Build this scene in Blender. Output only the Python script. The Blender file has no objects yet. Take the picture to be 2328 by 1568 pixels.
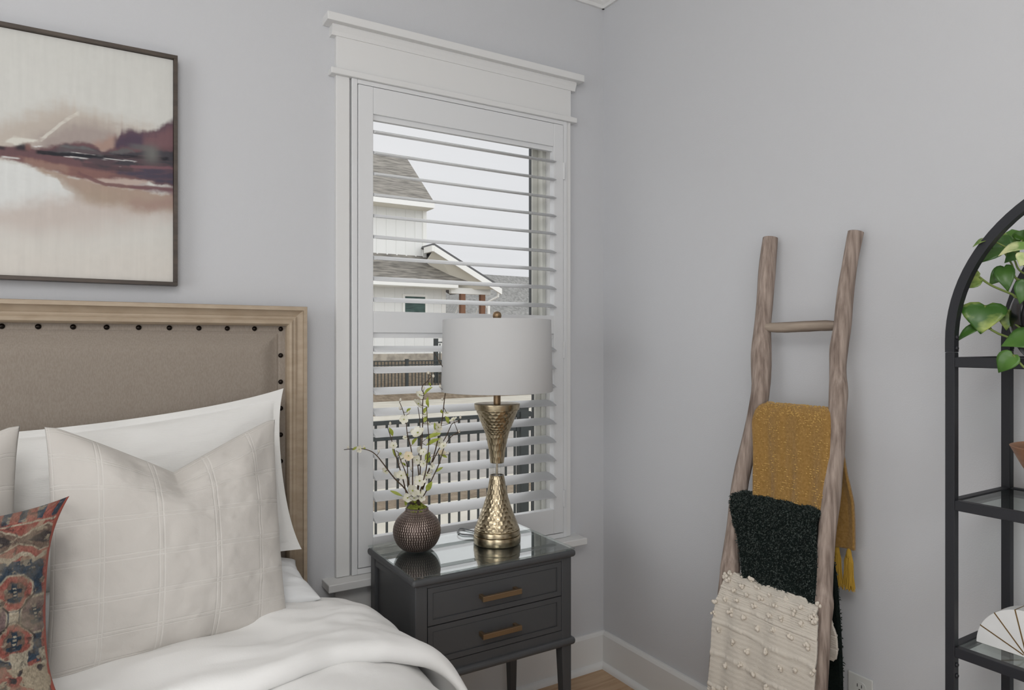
import bpy, bmesh, math, random
import numpy as np
from mathutils import Vector, Matrix, Euler

random.seed(7)
rng = np.random.default_rng(11)
scene = bpy.context.scene
COL = scene.collection
PI = math.pi

# ------------------------------------------------------------------ camera
FPX, CXP, CYP = 1570.0, 1164.0, 778.0          # focal length and horizon in the 2328x1568 frame
YAW = math.radians(31.5)
CAM = np.array([-1.773, -2.186, 1.298])
FWD = np.array([math.sin(YAW), math.cos(YAW), 0.0])
RGT = np.array([math.cos(YAW), -math.sin(YAW), 0.0])
UPV = np.array([0.0, 0.0, 1.0])
cd = bpy.data.cameras.new('camera')
cam = bpy.data.objects.new('camera', cd)
COL.objects.link(cam)
cam.location = CAM
cam.rotation_euler = (PI / 2, 0, -YAW)
cd.sensor_width = 36.0
cd.lens = FPX / 2328.0 * 36.0
cd.shift_y = -(784.0 - CYP) / 2328.0
cd.clip_start = 0.02
cd.clip_end = 300
scene.camera = cam

# ------------------------------------------------------------------ world, sun, added room fill lights, exposure
def srgb(r, g, b):
    f = lambda c: (c / 12.92 if c <= 0.04045 else ((c + 0.055) / 1.055) ** 2.4)
    return (f(r / 255.0), f(g / 255.0), f(b / 255.0), 1.0)

world = bpy.data.worlds.new('overcast_sky')
scene.world = world
world.use_nodes = True
nt = world.node_tree
bg = nt.nodes['Background']
tc = nt.nodes.new('ShaderNodeTexCoord')
nz = nt.nodes.new('ShaderNodeTexNoise')
nz.inputs['Scale'].default_value = 1.6
nz.inputs['Detail'].default_value = 3
rp = nt.nodes.new('ShaderNodeValToRGB')
rp.color_ramp.elements[0].color = srgb(222, 224, 227)
rp.color_ramp.elements[0].position = 0.3
rp.color_ramp.elements[1].color = srgb(233, 234, 236)
rp.color_ramp.elements[1].position = 0.7
nt.links.new(tc.outputs['Generated'], nz.inputs['Vector'])
nt.links.new(nz.outputs['Fac'], rp.inputs['Fac'])
nt.links.new(rp.outputs['Color'], bg.inputs['Color'])
bg.inputs['Strength'].default_value = 1.0

def lamp(name, kind, loc, energy, size=1.0, size_y=None, target=None, color=(1, 1, 1)):
    ld = bpy.data.lights.new(name, kind)
    ld.energy = energy
    ld.color = color
    if kind == 'AREA':
        ld.shape = 'RECTANGLE' if size_y else 'DISK'
        ld.size = size
        if size_y:
            ld.size_y = size_y
    if kind == 'SUN':
        ld.angle = size
    lo = bpy.data.objects.new(name, ld)
    COL.objects.link(lo)
    lo.location = loc
    d = (Vector(target) - Vector(loc))
    lo.rotation_euler = d.to_track_quat('-Z', 'Y').to_euler()
    return lo

lamp('veiled_sun', 'SUN', (0, 0, 30), 2.3, size=math.radians(160), target=(0.5, 1.5, 0))
overhead = lamp('overhead_fill', 'POINT', (-2.05, -2.45, 2.30), 36.0, target=(-2.10, -2.45, 0), color=(1.0, 0.99, 0.975))  # added overhead fill with no fixture, lifts the ceiling and upper walls
overhead.data.shadow_soft_size = 0.35
lamp('rear_fill', 'AREA', (-2.3, -4.45, 1.5), 31.0, size=2.8, size_y=1.8, target=(-1.3, 0, 1.45), color=(0.96, 0.98, 1.0))  # added fill from behind the camera, the front wall has no window
lamp('side_fill', 'AREA', (-4.3, -1.9, 1.35), 31.0, size=2.0, size_y=1.7, target=(0, -1.2, 1.2), color=(0.96, 0.98, 1.0))  # added fill from the left to brighten the right wall, no window there

vs = scene.view_settings
vs.view_transform = 'Standard'
vs.look = 'None'
vs.gamma = 1.0
vs.use_curve_mapping = False
vs.exposure = 0.0

# ------------------------------------------------------------------ helpers: rays of the measured frame
def ray(px, py):
    return FWD + RGT * (px - CXP) / FPX + UPV * (CYP - py) / FPX
def atY(px, py, y):
    d = ray(px, py); return CAM + d * (y - CAM[1]) / d[1]
def atX(px, py, x):
    d = ray(px, py); return CAM + d * (x - CAM[0]) / d[0]
def atZ(px, py, z):
    d = ray(px, py); return CAM + d * (z - CAM[2]) / d[2]
def atD(px, py, p, push=0.0):                      # at the depth of the point p (+ push)
    s = (np.array(p) - CAM) @ FWD + push
    return CAM + ray(px, py) * s

# ------------------------------------------------------------------ helpers: noise
def _hash(ix, iy, iz, seed):
    n = (ix * 374761393 + iy * 668265263 + iz * 2147483647 + seed * 974711) & 0xFFFFFFFF
    n = ((n ^ (n >> 13)) * 1274126177) & 0xFFFFFFFF
    n = n ^ (n >> 16)
    return (n & 0xFFFF) / 65535.0
def vnoise(x, y, z=0.0, seed=0):
    x, y, z = np.broadcast_arrays(np.asarray(x, float), np.asarray(y, float), np.asarray(z, float))
    xi, yi, zi = np.floor(x), np.floor(y), np.floor(z)
    fx, fy, fz = x - xi, y - yi, z - zi
    fx = fx * fx * (3 - 2 * fx); fy = fy * fy * (3 - 2 * fy); fz = fz * fz * (3 - 2 * fz)
    xi, yi, zi = xi.astype(np.int64), yi.astype(np.int64), zi.astype(np.int64)
    h = lambda a, b, c: _hash(xi + a, yi + b, zi + c, seed)
    l = lambda a, b, t: a + (b - a) * t
    return l(l(l(h(0,0,0), h(1,0,0), fx), l(h(0,1,0), h(1,1,0), fx), fy),
             l(l(h(0,0,1), h(1,0,1), fx), l(h(0,1,1), h(1,1,1), fx), fy), fz)
def fbm(x, y, z=0.0, seed=0, oct=4):
    s = 0; a = 0.5; t = 0
    for k in range(oct):
        s = s + a * vnoise(np.asarray(x) * 2**k, np.asarray(y) * 2**k, np.asarray(z) * 2**k, seed + k * 17)
        t += a; a *= 0.5
    return s / t
def sstep(a, b, x):
    t = np.clip((np.asarray(x, float) - a) / (b - a), 0, 1); return t * t * (3 - 2 * t)

# ------------------------------------------------------------------ helpers: materials
def mat(name, col, rough=0.6, metal=0.0, col2=None, vscale=20.0, vstretch=(1, 1, 1), bump=None, bstretch=(1, 1, 1),
        spec=0.5, attr=None, sheen=0.0, coat=0.0, ramp=(0.35, 0.65), detail=4):
    m = bpy.data.materials.new(name); m.use_nodes = True
    n = m.node_tree; b = n.nodes['Principled BSDF']
    b.inputs['Roughness'].default_value = rough
    b.inputs['Metallic'].default_value = metal
    b.inputs['Specular IOR Level'].default_value = spec
    if sheen: b.inputs['Sheen Weight'].default_value = sheen
    if coat:
        b.inputs['Coat Weight'].default_value = coat; b.inputs['Coat Roughness'].default_value = 0.15
    b.inputs['Base Color'].default_value = col
    t = n.nodes.new('ShaderNodeTexCoord')
    if attr:
        a = n.nodes.new('ShaderNodeAttribute'); a.attribute_name = attr
        n.links.new(a.outputs['Color'], b.inputs['Base Color'])
    elif col2:
        mp = n.nodes.new('ShaderNodeMapping'); mp.inputs['Scale'].default_value = vstretch
        nz = n.nodes.new('ShaderNodeTexNoise'); nz.inputs['Scale'].default_value = vscale; nz.inputs['Detail'].default_value = detail
        r = n.nodes.new('ShaderNodeValToRGB')
        r.color_ramp.elements[0].color = col; r.color_ramp.elements[0].position = ramp[0]
        r.color_ramp.elements[1].color = col2; r.color_ramp.elements[1].position = ramp[1]
        n.links.new(t.outputs['Object'], mp.inputs['Vector']); n.links.new(mp.outputs['Vector'], nz.inputs['Vector'])
        n.links.new(nz.outputs['Fac'], r.inputs['Fac']); n.links.new(r.outputs['Color'], b.inputs['Base Color'])
    if bump:
        sc, st, di = bump
        mp = n.nodes.new('ShaderNodeMapping'); mp.inputs['Scale'].default_value = bstretch
        nz = n.nodes.new('ShaderNodeTexNoise'); nz.inputs['Scale'].default_value = sc; nz.inputs['Detail'].default_value = 3
        bp = n.nodes.new('ShaderNodeBump'); bp.inputs['Strength'].default_value = st; bp.inputs['Distance'].default_value = di
        n.links.new(t.outputs['Object'], mp.inputs['Vector']); n.links.new(mp.outputs['Vector'], nz.inputs['Vector'])
        n.links.new(nz.outputs['Fac'], bp.inputs['Height']); n.links.new(bp.outputs['Normal'], b.inputs['Normal'])
    return m

def sheet_glass(name, ior=1.45, tint=(1, 1, 1, 1), rough=0.0):
    m = bpy.data.materials.new(name); m.use_nodes = True
    n = m.node_tree; n.nodes.clear()
    o = n.nodes.new('ShaderNodeOutputMaterial'); mx = n.nodes.new('ShaderNodeMixShader')
    fr = n.nodes.new('ShaderNodeFresnel')
    ge = n.nodes.new('ShaderNodeNewGeometry'); mi = n.nodes.new('ShaderNodeMapRange')      # same Fresnel on entering and leaving the sheet
    mi.inputs['To Min'].default_value = ior; mi.inputs['To Max'].default_value = 1.0 / ior
    n.links.new(ge.outputs['Backfacing'], mi.inputs['Value']); n.links.new(mi.outputs[0], fr.inputs['IOR'])
    tr = n.nodes.new('ShaderNodeBsdfTransparent'); tr.inputs['Color'].default_value = tint
    gl = n.nodes.new('ShaderNodeBsdfGlossy'); gl.inputs['Roughness'].default_value = rough
    n.links.new(fr.outputs['Fac'], mx.inputs['Fac']); n.links.new(tr.outputs[0], mx.inputs[1]); n.links.new(gl.outputs[0], mx.inputs[2])
    n.links.new(mx.outputs[0], o.inputs['Surface'])
    return m

M = {}
M['wall'] = mat('wall_paint', srgb(206, 207, 210), 0.85, bump=(260, 0.35, 0.0016), spec=0.25)
M['ceiling'] = mat('ceiling_paint', srgb(232, 232, 230), 0.9, spec=0.2)
M['trim'] = mat('trim_paint', srgb(226, 226, 225), 0.5, spec=0.35)
M['shutter'] = mat('shutter_paint', srgb(224, 225, 226), 0.45, spec=0.4)
M['vinyl'] = mat('window_vinyl', srgb(222, 222, 215), 0.45)
M['gasket'] = mat('window_gasket', srgb(62, 66, 68), 0.6)
M['pane'] = sheet_glass('window_pane', 1.3)
M['oak'] = mat('oak_plank', srgb(176, 144, 112), 0.5, col2=srgb(198, 168, 136), vscale=3.0, vstretch=(1.5, 22, 1), bump=(6, 0.1, 0.001), bstretch=(1, 30, 1))
M['subfloor'] = mat('subfloor', srgb(188, 162, 134), 0.7)
M['frame_wood'] = mat('limed_wood', srgb(170, 152, 130), 0.55, col2=srgb(180, 163, 142), vscale=9, vstretch=(2, 2, 6), bump=(30, 0.15, 0.001))
M['linen_taupe'] = mat('taupe_linen', srgb(146, 135, 124), 0.9, col2=srgb(156, 146, 135), vscale=420, vstretch=(1, 1, 0.3), bump=(500, 0.3, 0.0006), sheen=0.2, spec=0.2)
M['nail'] = mat('dark_bronze_nail', srgb(38, 32, 28), 0.25, metal=0.8)
M['white_linen'] = mat('white_linen', srgb(242, 241, 239), 0.9, bump=(330, 0.25, 0.0008), sheen=0.15, spec=0.2)
M['white_ribbed'] = mat('white_ribbed_cotton', srgb(236, 235, 232), 0.9, bump=(60, 0.5, 0.0014), bstretch=(1, 1, 8), sheen=0.15, spec=0.2)
M['white_percale'] = mat('white_percale', srgb(234, 235, 236), 0.8, spec=0.25)
M['lampshade'] = mat('lampshade_linen', srgb(203, 203, 203), 0.9, bump=(700, 0.15, 0.0004), spec=0.2)
M['charcoal'] = mat('charcoal_lacquer', srgb(74, 75, 77), 0.42, spec=0.5, bump=(300, 0.05, 0.0004))
M['brass_matte'] = mat('brushed_brass', srgb(150, 126, 98), 0.38, metal=0.85)
M['gold_metal'] = mat('antique_gold_metal', srgb(198, 184, 156), 0.26, metal=1.0, col2=srgb(164, 150, 124), vscale=60, spec=0.5)
M['table_glass'] = sheet_glass('tabletop_glass', 2.3, (0.93, 0.97, 0.96, 1))
M['shelf_glass'] = sheet_glass('shelf_glass', 1.45, (0.88, 0.93, 0.91, 1))
M['acrylic'] = sheet_glass('clear_acrylic', 2.0, (0.97, 0.98, 0.98, 1))
M['black_metal'] = mat('black_powdercoat', srgb(36, 37, 42), 0.5, bump=(900, 0.15, 0.0003), spec=0.45)
M['driftwood'] = mat('driftwood', srgb(120, 105, 96), 0.85, col2=srgb(180, 164, 153), vscale=26, vstretch=(4, 4, 0.26), bump=(90, 0.9, 0.003), bstretch=(2, 2, 0.12), detail=8, spec=0.2, ramp=(0.3, 0.7))
M['driftwood_rung'] = mat('driftwood_rung', srgb(128, 115, 104), 0.85, col2=srgb(170, 156, 142), vscale=16, vstretch=(3, 0.25, 3), bump=(50, 0.6, 0.003), bstretch=(2, 0.15, 2), spec=0.2)
M['mustard'] = mat('mustard_knit', srgb(144, 110, 58), 0.95, col2=srgb(164, 128, 74), vscale=160, bump=(420, 0.6, 0.002), sheen=0.3, spec=0.1)
M['mustard_knot'] = mat('mustard_knots', srgb(196, 160, 98), 0.95, spec=0.1)
M['mustard_yarn'] = mat('mustard_yarn', srgb(182, 146, 62), 0.95, spec=0.1)
M['green_boucle'] = mat('dark_green_boucle', srgb(24, 32, 30), 0.95, bump=(160, 1.0, 0.006), spec=0.1)
M['green_pile'] = mat('dark_green_pile', srgb(34, 41, 39), 0.9, col2=srgb(82, 90, 86), vscale=260, spec=0.15)
M['cream_weave'] = mat('cream_weave', srgb(216, 208, 196), 0.95, bump=(130, 0.5, 0.0022), bstretch=(1, 1.2, 5), sheen=0.2, spec=0.1)
M['cream_tuft'] = mat('cream_tuft', srgb(222, 213, 200), 0.95, spec=0.1)
M['canvas'] = mat('painted_canvas', srgb(220, 215, 208), 0.75, attr='Col', bump=(600, 0.12, 0.0006), spec=0.25)
M['dark_frame'] = mat('dark_walnut_frame', srgb(58, 48, 40), 0.45, col2=srgb(76, 64, 54), vscale=12, vstretch=(1, 1, 6))
M['kilim'] = mat('kilim_weave', srgb(140, 80, 60), 0.95, attr='Col', bump=(420, 0.8, 0.002), sheen=0.1, spec=0.1)
M['vase_metal'] = mat('hammered_bronze', srgb(120, 95, 80), 0.33, metal=0.7, attr='Col')
M['twig'] = mat('twig_bark', srgb(62, 48, 38), 0.8, col2=srgb(84, 66, 48), vscale=80)
M['petal'] = mat('blossom_petal', srgb(226, 222, 200), 0.8, col2=srgb(238, 236, 224), vscale=60)
M['petal_peach'] = mat('blossom_petal_peach', srgb(226, 208, 174), 0.8, col2=srgb(236, 228, 208), vscale=60)
M['bud'] = mat('blossom_bud', srgb(222, 216, 202), 0.8)
M['leaf_lime'] = mat('lime_leaf', srgb(140, 152, 48), 0.6, col2=srgb(170, 178, 84), vscale=40)
M['moss'] = mat('green_moss', srgb(98, 108, 32), 0.95, col2=srgb(138, 146, 60), vscale=150)
M['pothos'] = mat('pothos_leaf', srgb(46, 84, 26), 0.36, col2=srgb(80, 122, 42), vscale=14, spec=0.5, ramp=(0.4, 0.75))
M['pothos_var'] = mat('pothos_leaf_variegated', srgb(54, 96, 30), 0.36, col2=srgb(172, 186, 98), vscale=22, vstretch=(1, 0.5, 1), spec=0.5, ramp=(0.46, 0.62))
M['pothos_pale'] = mat('pothos_leaf_pale', srgb(116, 152, 74), 0.45, col2=srgb(222, 222, 170), vscale=22, spec=0.5, ramp=(0.4, 0.6))
M['pothos_stem'] = mat('pothos_stem', srgb(112, 128, 62), 0.6)
M['black_glaze'] = mat('black_glazed_pot', srgb(22, 22, 25), 0.14, spec=0.6)
M['soil'] = mat('potting_soil', srgb(48, 38, 30), 0.95)
M['bowl_wood'] = mat('turned_wood', srgb(132, 92, 66), 0.5, col2=srgb(170, 126, 96), vscale=8, vstretch=(1, 1, 6))
M['marble'] = mat('white_marble', srgb(226, 226, 225), 0.35, col2=srgb(238, 238, 237), vscale=7)
M['brass_inlay'] = mat('brass_inlay', srgb(140, 112, 72), 0.4, metal=0.7)
M['outlet'] = mat('outlet_plastic', srgb(212, 213, 210), 0.35)
M['slot'] = mat('outlet_slot', srgb(30, 28, 28), 0.6)
M['cord'] = mat('clear_grey_cord', srgb(120, 124, 126), 0.4)
# outside
M['siding'] = mat('white_siding', srgb(236, 237, 235), 0.7)
M['ext_trim'] = mat('white_exterior_trim', srgb(242, 242, 238), 0.6)
M['soffit'] = mat('soffit', srgb(226, 222, 210), 0.7)
M['shingle'] = mat('grey_shingle', srgb(104, 101, 96), 0.9, col2=srgb(150, 146, 138), vscale=2.0, vstretch=(1.0, 7.0, 7.0), bump=(8, 0.5, 0.02), spec=0.2, detail=3)
M['shingle_far'] = mat('far_grey_shingle', srgb(118, 118, 116), 0.9, col2=srgb(146, 146, 143), vscale=6, spec=0.2)
M['shingle_edge'] = mat('shingle_edge', srgb(96, 96, 97), 0.9)
M['house_glass'] = mat('house_window_glass', srgb(36, 62, 58), 0.15, col2=srgb(70, 100, 92), vscale=3, vstretch=(1, 1, 8))
M['cedar'] = mat('cedar_post', srgb(128, 90, 66), 0.7)
M['stone'] = mat('house_stone_base', srgb(150, 143, 132), 0.9, col2=srgb(190, 182, 168), vscale=4)
M['dry_grass'] = mat('dormant_grass', srgb(108, 97, 83), 0.95, col2=srgb(134, 122, 106), vscale=7, bump=(40, 0.5, 0.03), spec=0.1, detail=8)
M['asphalt'] = mat('street_asphalt', srgb(136, 132, 127), 0.9, col2=srgb(150, 146, 140), vscale=2.5, spec=0.2)
M['concrete'] = mat('pale_concrete', srgb(172, 168, 157), 0.9, col2=srgb(184, 180, 169), vscale=2, spec=0.2)
M['iron'] = mat('black_iron_fence', srgb(48, 54, 54), 0.55)

# ------------------------------------------------------------------ helpers: objects
def wloc(o):
    v = Vector((0, 0, 0))
    while o is not None:
        v = v + o.location; o = o.parent
    return v
def tag(o, label, cat, group=None, kind=None):
    if label: o['label'] = label
    if cat: o['category'] = cat
    if group: o['group'] = group
    if kind: o['kind'] = kind
    return o
def thing(name, loc, label=None, cat=None, group=None, kind=None):
    o = bpy.data.objects.new(name, None); COL.objects.link(o)
    o.empty_display_size = 0.05
    o.location = Vector([float(c) for c in loc])
    return tag(o, label, cat, group, kind)
def link_mesh(name, me, m, parent=None, loc=None):
    o = bpy.data.objects.new(name, me); COL.objects.link(o)
    if m and not me.materials: me.materials.append(m)
    if parent: o.parent = parent
    if loc is not None: o.location = loc
    return o

class MB:
    def __init__(s): s.v = []; s.f = []
    def add(s, vs, fs):
        k = len(s.v); s.v += [tuple(float(c) for c in p) for p in vs]; s.f += [tuple(i + k for i in f) for f in fs]; return s
    def box(s, x0, x1, y0, y1, z0, z1):
        x0, x1 = min(x0, x1), max(x0, x1); y0, y1 = min(y0, y1), max(y0, y1); z0, z1 = min(z0, z1), max(z0, z1)
        return s.add([(x0,y0,z0),(x1,y0,z0),(x1,y1,z0),(x0,y1,z0),(x0,y0,z1),(x1,y0,z1),(x1,y1,z1),(x0,y1,z1)],
                     [(0,3,2,1),(4,5,6,7),(0,1,5,4),(1,2,6,5),(2,3,7,6),(3,0,4,7)])
    def tube(s, pts, rad, n=8, squash=None):
        pts = [np.array(p, float) for p in pts]
        if not hasattr(rad, '__len__'): rad = [rad] * len(pts)
        k = len(s.v); L = len(pts); a = None
        for i, p in enumerate(pts):
            t = pts[min(i + 1, L - 1)] - pts[max(i - 1, 0)]; t = t / (np.linalg.norm(t) + 1e-12)
            if a is None:
                a = np.cross(t, [0, 0, 1.0]) if abs(t[2]) < 0.9 else np.cross(t, [0, 1.0, 0])
            a = a - t * (a @ t); a = a / (np.linalg.norm(a) + 1e-12); b = np.cross(t, a)
            for j in range(n):
                th = 2 * PI * j / n
                s.v.append(tuple(p + rad[i] * (a * math.cos(th) + b * math.sin(th))))
        for i in range(L - 1):
            for j in range(n):
                s.f.append((k + i*n + j, k + i*n + (j+1) % n, k + (i+1)*n + (j+1) % n, k + (i+1)*n + j))
        s.f.append(tuple(k + j for j in range(n))[::-1]); s.f.append(tuple(k + (L-1)*n + j for j in range(n)))
        return s
    def lathe(s, prof, c, n=48, cap=True):
        k = len(s.v); L = len(prof)
        for r, z in prof:
            for j in range(n):
                th = 2 * PI * j / n
                s.v.append((c[0] + r * math.cos(th), c[1] + r * math.sin(th), c[2] + z))
        for i in range(L - 1):
            for j in range(n):
                s.f.append((k + i*n + j, k + i*n + (j+1) % n, k + (i+1)*n + (j+1) % n, k + (i+1)*n + j))
        if cap:
            s.f.append(tuple(k + j for j in range(n))[::-1]); s.f.append(tuple(k + (L-1)*n + j for j in range(n)))
        return s
    def prism(s, poly, axis, a, b):
        # poly in the two other axes, extruded along axis from a to b
        P = lambda t, q: {'x': (t, q[0], q[1]), 'y': (q[0], t, q[1]), 'z': (q[0], q[1], t)}[axis]
        n = len(poly)
        vs = [P(a, q) for q in poly] + [P(b, q) for q in poly]
        fs = [tuple(range(n))[::-1], tuple(range(n, 2*n))] + [(i, (i+1) % n, n + (i+1) % n, n + i) for i in range(n)]
        return s.add(vs, fs)
    def mesh(s, name, origin=(0, 0, 0), smooth=False):
        me = bpy.data.meshes.new(name)
        o = [float(c) for c in origin]
        me.from_pydata([(x - o[0], y - o[1], z - o[2]) for x, y, z in s.v], [], s.f)
        me.update()
        bm = bmesh.new(); bm.from_mesh(me); bmesh.ops.recalc_face_normals(bm, faces=bm.faces); bm.to_mesh(me); bm.free()
        if smooth: me.polygons.foreach_set('use_smooth', [True] * len(me.polygons))
        return me
    def build(s, name, m, parent=None, bevel=0, smooth=False, seg=2, base=False, autosmooth=False):
        if parent is not None: org = wloc(parent)
        elif base:
            a = np.array(s.v); org = Vector(((a[:,0].min()+a[:,0].max())/2, (a[:,1].min()+a[:,1].max())/2, a[:,2].min()))
        else: org = Vector((0, 0, 0))
        o = link_mesh(name, s.mesh(name, org, smooth), m, parent)
        if parent is None: o.location = org
        if bevel:
            b = o.modifiers.new('bevel', 'BEVEL'); b.width = bevel; b.segments = seg; b.limit_method = 'ANGLE'
        if autosmooth:
            sm = o.data; sm.polygons.foreach_set('use_smooth', [True] * len(sm.polygons))
            try: sm.set_sharp_from_angle(angle=math.radians(autosmooth))
            except Exception: pass
        return o

def grid(name, P, m, parent=None, wrap=False, col=None, uv=False, smooth=True, solid=0, sub=0, base=False):
    n, k = P.shape[:2]
    if parent is not None: org = np.array(wloc(parent))
    elif base:
        q = P.reshape(-1, 3); org = np.array([(q[:,0].min()+q[:,0].max())/2, (q[:,1].min()+q[:,1].max())/2, q[:,2].min()])
    else: org = np.zeros(3)
    me = bpy.data.meshes.new(name)
    V = (P - org).reshape(-1, 3)
    I = np.arange(n * k).reshape(n, k)
    if wrap: I = np.concatenate([I, I[:, :1]], 1)
    F = np.stack([I[:-1, :-1], I[:-1, 1:], I[1:, 1:], I[1:, :-1]], -1).reshape(-1, 4)
    nf = len(F)
    me.vertices.add(len(V)); me.vertices.foreach_set('co', V.astype(np.float32).ravel())
    me.loops.add(nf * 4); me.loops.foreach_set('vertex_index', F.astype(np.int32).ravel())
    me.polygons.add(nf); me.polygons.foreach_set('loop_start', (np.arange(nf) * 4).astype(np.int32))
    me.update(calc_edges=True)
    if smooth: me.polygons.foreach_set('use_smooth', np.ones(nf, bool))
    if col is not None:
        a = me.color_attributes.new('Col', 'FLOAT_COLOR', 'POINT')
        c = np.ones((n * k, 4), np.float32); c[:, :3] = col.reshape(-1, 3); a.data.foreach_set('color', c.ravel())
    if uv:
        l = me.uv_layers.new(name='UVMap')
        ii, jj = F // k, F % k
        l.data.foreach_set('uv', np.stack([jj / (k - 1), ii / (n - 1)], -1).astype(np.float32).ravel())
    me.validate()
    o = link_mesh(name, me, m, parent)
    if parent is None: o.location = org
    if solid:
        s = o.modifiers.new('thickness', 'SOLIDIFY'); s.thickness = solid; s.offset = 0
    if sub:
        s = o.modifiers.new('smooth', 'SUBSURF'); s.levels = sub; s.render_levels = sub
    return o

def spline(pts, n):
    """Catmull-Rom through rows of pts, n samples."""
    P = np.array(pts, float); L = len(P)
    t = np.linspace(0, L - 1, n); i = np.clip(np.floor(t).astype(int), 0, L - 2); f = (t - i)[:, None]
    g = lambda k: P[np.clip(k, 0, L - 1)]
    p0, p1, p2, p3 = g(i - 1), g(i), g(i + 1), g(i + 2)
    return 0.5 * ((2*p1) + (-p0 + p2)*f + (2*p0 - 5*p1 + 4*p2 - p3)*f**2 + (-p0 + 3*p1 - 3*p2 + p3)*f**3)

def S(name, mb, m, **k):                       # a piece of the setting
    o = mb.build(name, m, **k)
    if k.get('parent') is None: o['kind'] = 'structure'
    return o

# ================================================================== THE ROOM
XL, YB, HC, TW = -4.4, -4.6, 2.745, 0.13
WX0, WX1, WZ0, WZ1 = -1.06, -0.215, 0.545, 2.15     # rough window opening
# window wall
w = MB()
w.box(XL - TW, WX0, 0, TW, -0.05, HC).box(WX1, TW, 0, TW, -0.05, HC).box(WX0, WX1, 0, TW, -0.05, WZ0).box(WX0, WX1, 0, TW, WZ1, HC)
S('wall_back', w, M['wall'])
S('wall_right', MB().box(0, TW, YB - TW, 0, -0.05, HC), M['wall'])
S('wall_left', MB().box(XL - TW, XL, YB - TW, 0, -0.05, HC), M['wall'])
S('wall_front', MB().box(XL, 0, YB - TW, YB, -0.05, HC), M['wall'])
S('ceiling', MB().box(XL - TW, TW, YB - TW, TW, HC, HC + 0.1), M['ceiling'])
fl = S('floor', MB().box(XL, 0, YB, 0, -0.06, -0.012), M['subfloor'])
# planks run along x, the ones in reach of the view
pw = 0.178
row = 0
y = -0.012
while y > -2.6:
    xo = -0.012 - [0.0, 0.62, 1.15, 0.31, 0.9][row % 5]
    xs = [-0.012] + [q for q in (xo, xo - 1.55, xo - 3.1) if -2.6 < q < -0.1] + [-2.6]
    for a, b in zip(xs[:-1], xs[1:]):
        p = MB().box(b + 0.0006, a - 0.0006, y - pw + 0.0006, y - 0.0006, -0.012, 0.0)
        o = p.build('plank', M['oak'], fl, bevel=0.0012, seg=1)
        o.data.transform(Matrix.Translation((0, 0, 0)))
    y -= pw; row += 1

# baseboards: board, shoe moulding
for side in ('back', 'right'):
    bb = MB(); sh = MB()
    prof = [(0, 0), (0.016, 0), (0.016, 0.126), (0.012, 0.134), (0.008, 0.139), (0, 0.139)]
    shoe = [(0.016, 0), (0.034, 0), (0.033, 0.008), (0.029, 0.015), (0.023, 0.0195), (0.016, 0.021)]
    if side == 'back':
        f = lambda p: [(-q[0], q[1]) for q in p]
        bb.prism(f(prof), 'x', XL, 0.0); sh.prism(f(shoe), 'x', XL, -0.016)
    else:
        f = lambda p: [(-q[0], q[1]) for q in p]
        bb.prism(f(prof), 'y', YB, -0.016); sh.prism(f(shoe), 'y', YB, -0.016)
    b = S('baseboard_' + side, bb, M['trim'])
    sh.build('shoe_moulding', M['trim'], b, autosmooth=40)
# crown moulding
cz = 2.640
cp = [(0, cz), (0.010, cz), (0.012, cz + 0.012), (0.022, cz + 0.020), (0.040, cz + 0.045), (0.062, cz + 0.068), (0.078, cz + 0.078), (0.082, cz + 0.092), (0.094, cz + 0.094), (0.094, HC), (0, HC)]
S('trim_1', MB().prism([(-a, z) for a, z in cp], 'x', XL, 0.0), M['trim'])
S('trim_2', MB().prism([(-a, z) for a, z in cp], 'y', YB, 0.0), M['trim'])

# ------------------------------------------------------------------ window with its casing
win = thing('window_1', (-0.64, 0.0, 0.52), kind='structure')
win['label'] = 'white craftsman window casing and vinyl window on the grey wall'
T = M['trim']
MB().box(-1.102, -1.058, -0.021, 0, 0.548, 2.15).build('casing', T, win, bevel=0.002)
MB().box(-0.222, -0.179, -0.021, 0, 0.548, 2.15).build('casing', T, win, bevel=0.002)
MB().box(-1.102, -0.179, -0.023, 0, 2.165, 2.29).build('head_casing', T, win, bevel=0.0015)
MB().box(-1.122, -0.158, -0.036, 0, 2.148, 2.168).build('fillet', T, win, bevel=0.003, seg=3)
MB().prism([(0, 2.272), (-0.026, 2.272), (-0.030, 2.284), (-0.036, 2.296), (-0.036, 2.304), (0, 2.304)], 'x', -1.118, -0.162).build('bed_moulding', T, win)
MB().box(-1.140, -0.140, -0.058, 0, 2.304, 2.330).build('head_cap', T, win, bevel=0.002)
MB().box(-1.142, -0.139, -0.075, 0.02, 0.522, 0.547).build('sill', T, win, bevel=0.003, seg=3)
MB().box(-1.102, -0.179, -0.019, 0, 0.43, 0.522).build('apron', T, win, bevel=0.002)
# jamb lining inside the wall
MB().box(-1.060, -1.044, -0.004, 0.125, 0.547, 2.15).build('jamb', T, win)
MB().box(-0.236, -0.215, -0.004, 0.125, 0.547, 2.15).build('jamb', T, win)
MB().box(-1.044, -0.236, -0.004, 0.125, 2.126, 2.15).build('head_jamb', T, win)
MB().box(-1.044, -0.236, 0.0, 0.13, 0.53, 0.552).build('jamb_sill', T, win)
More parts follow.
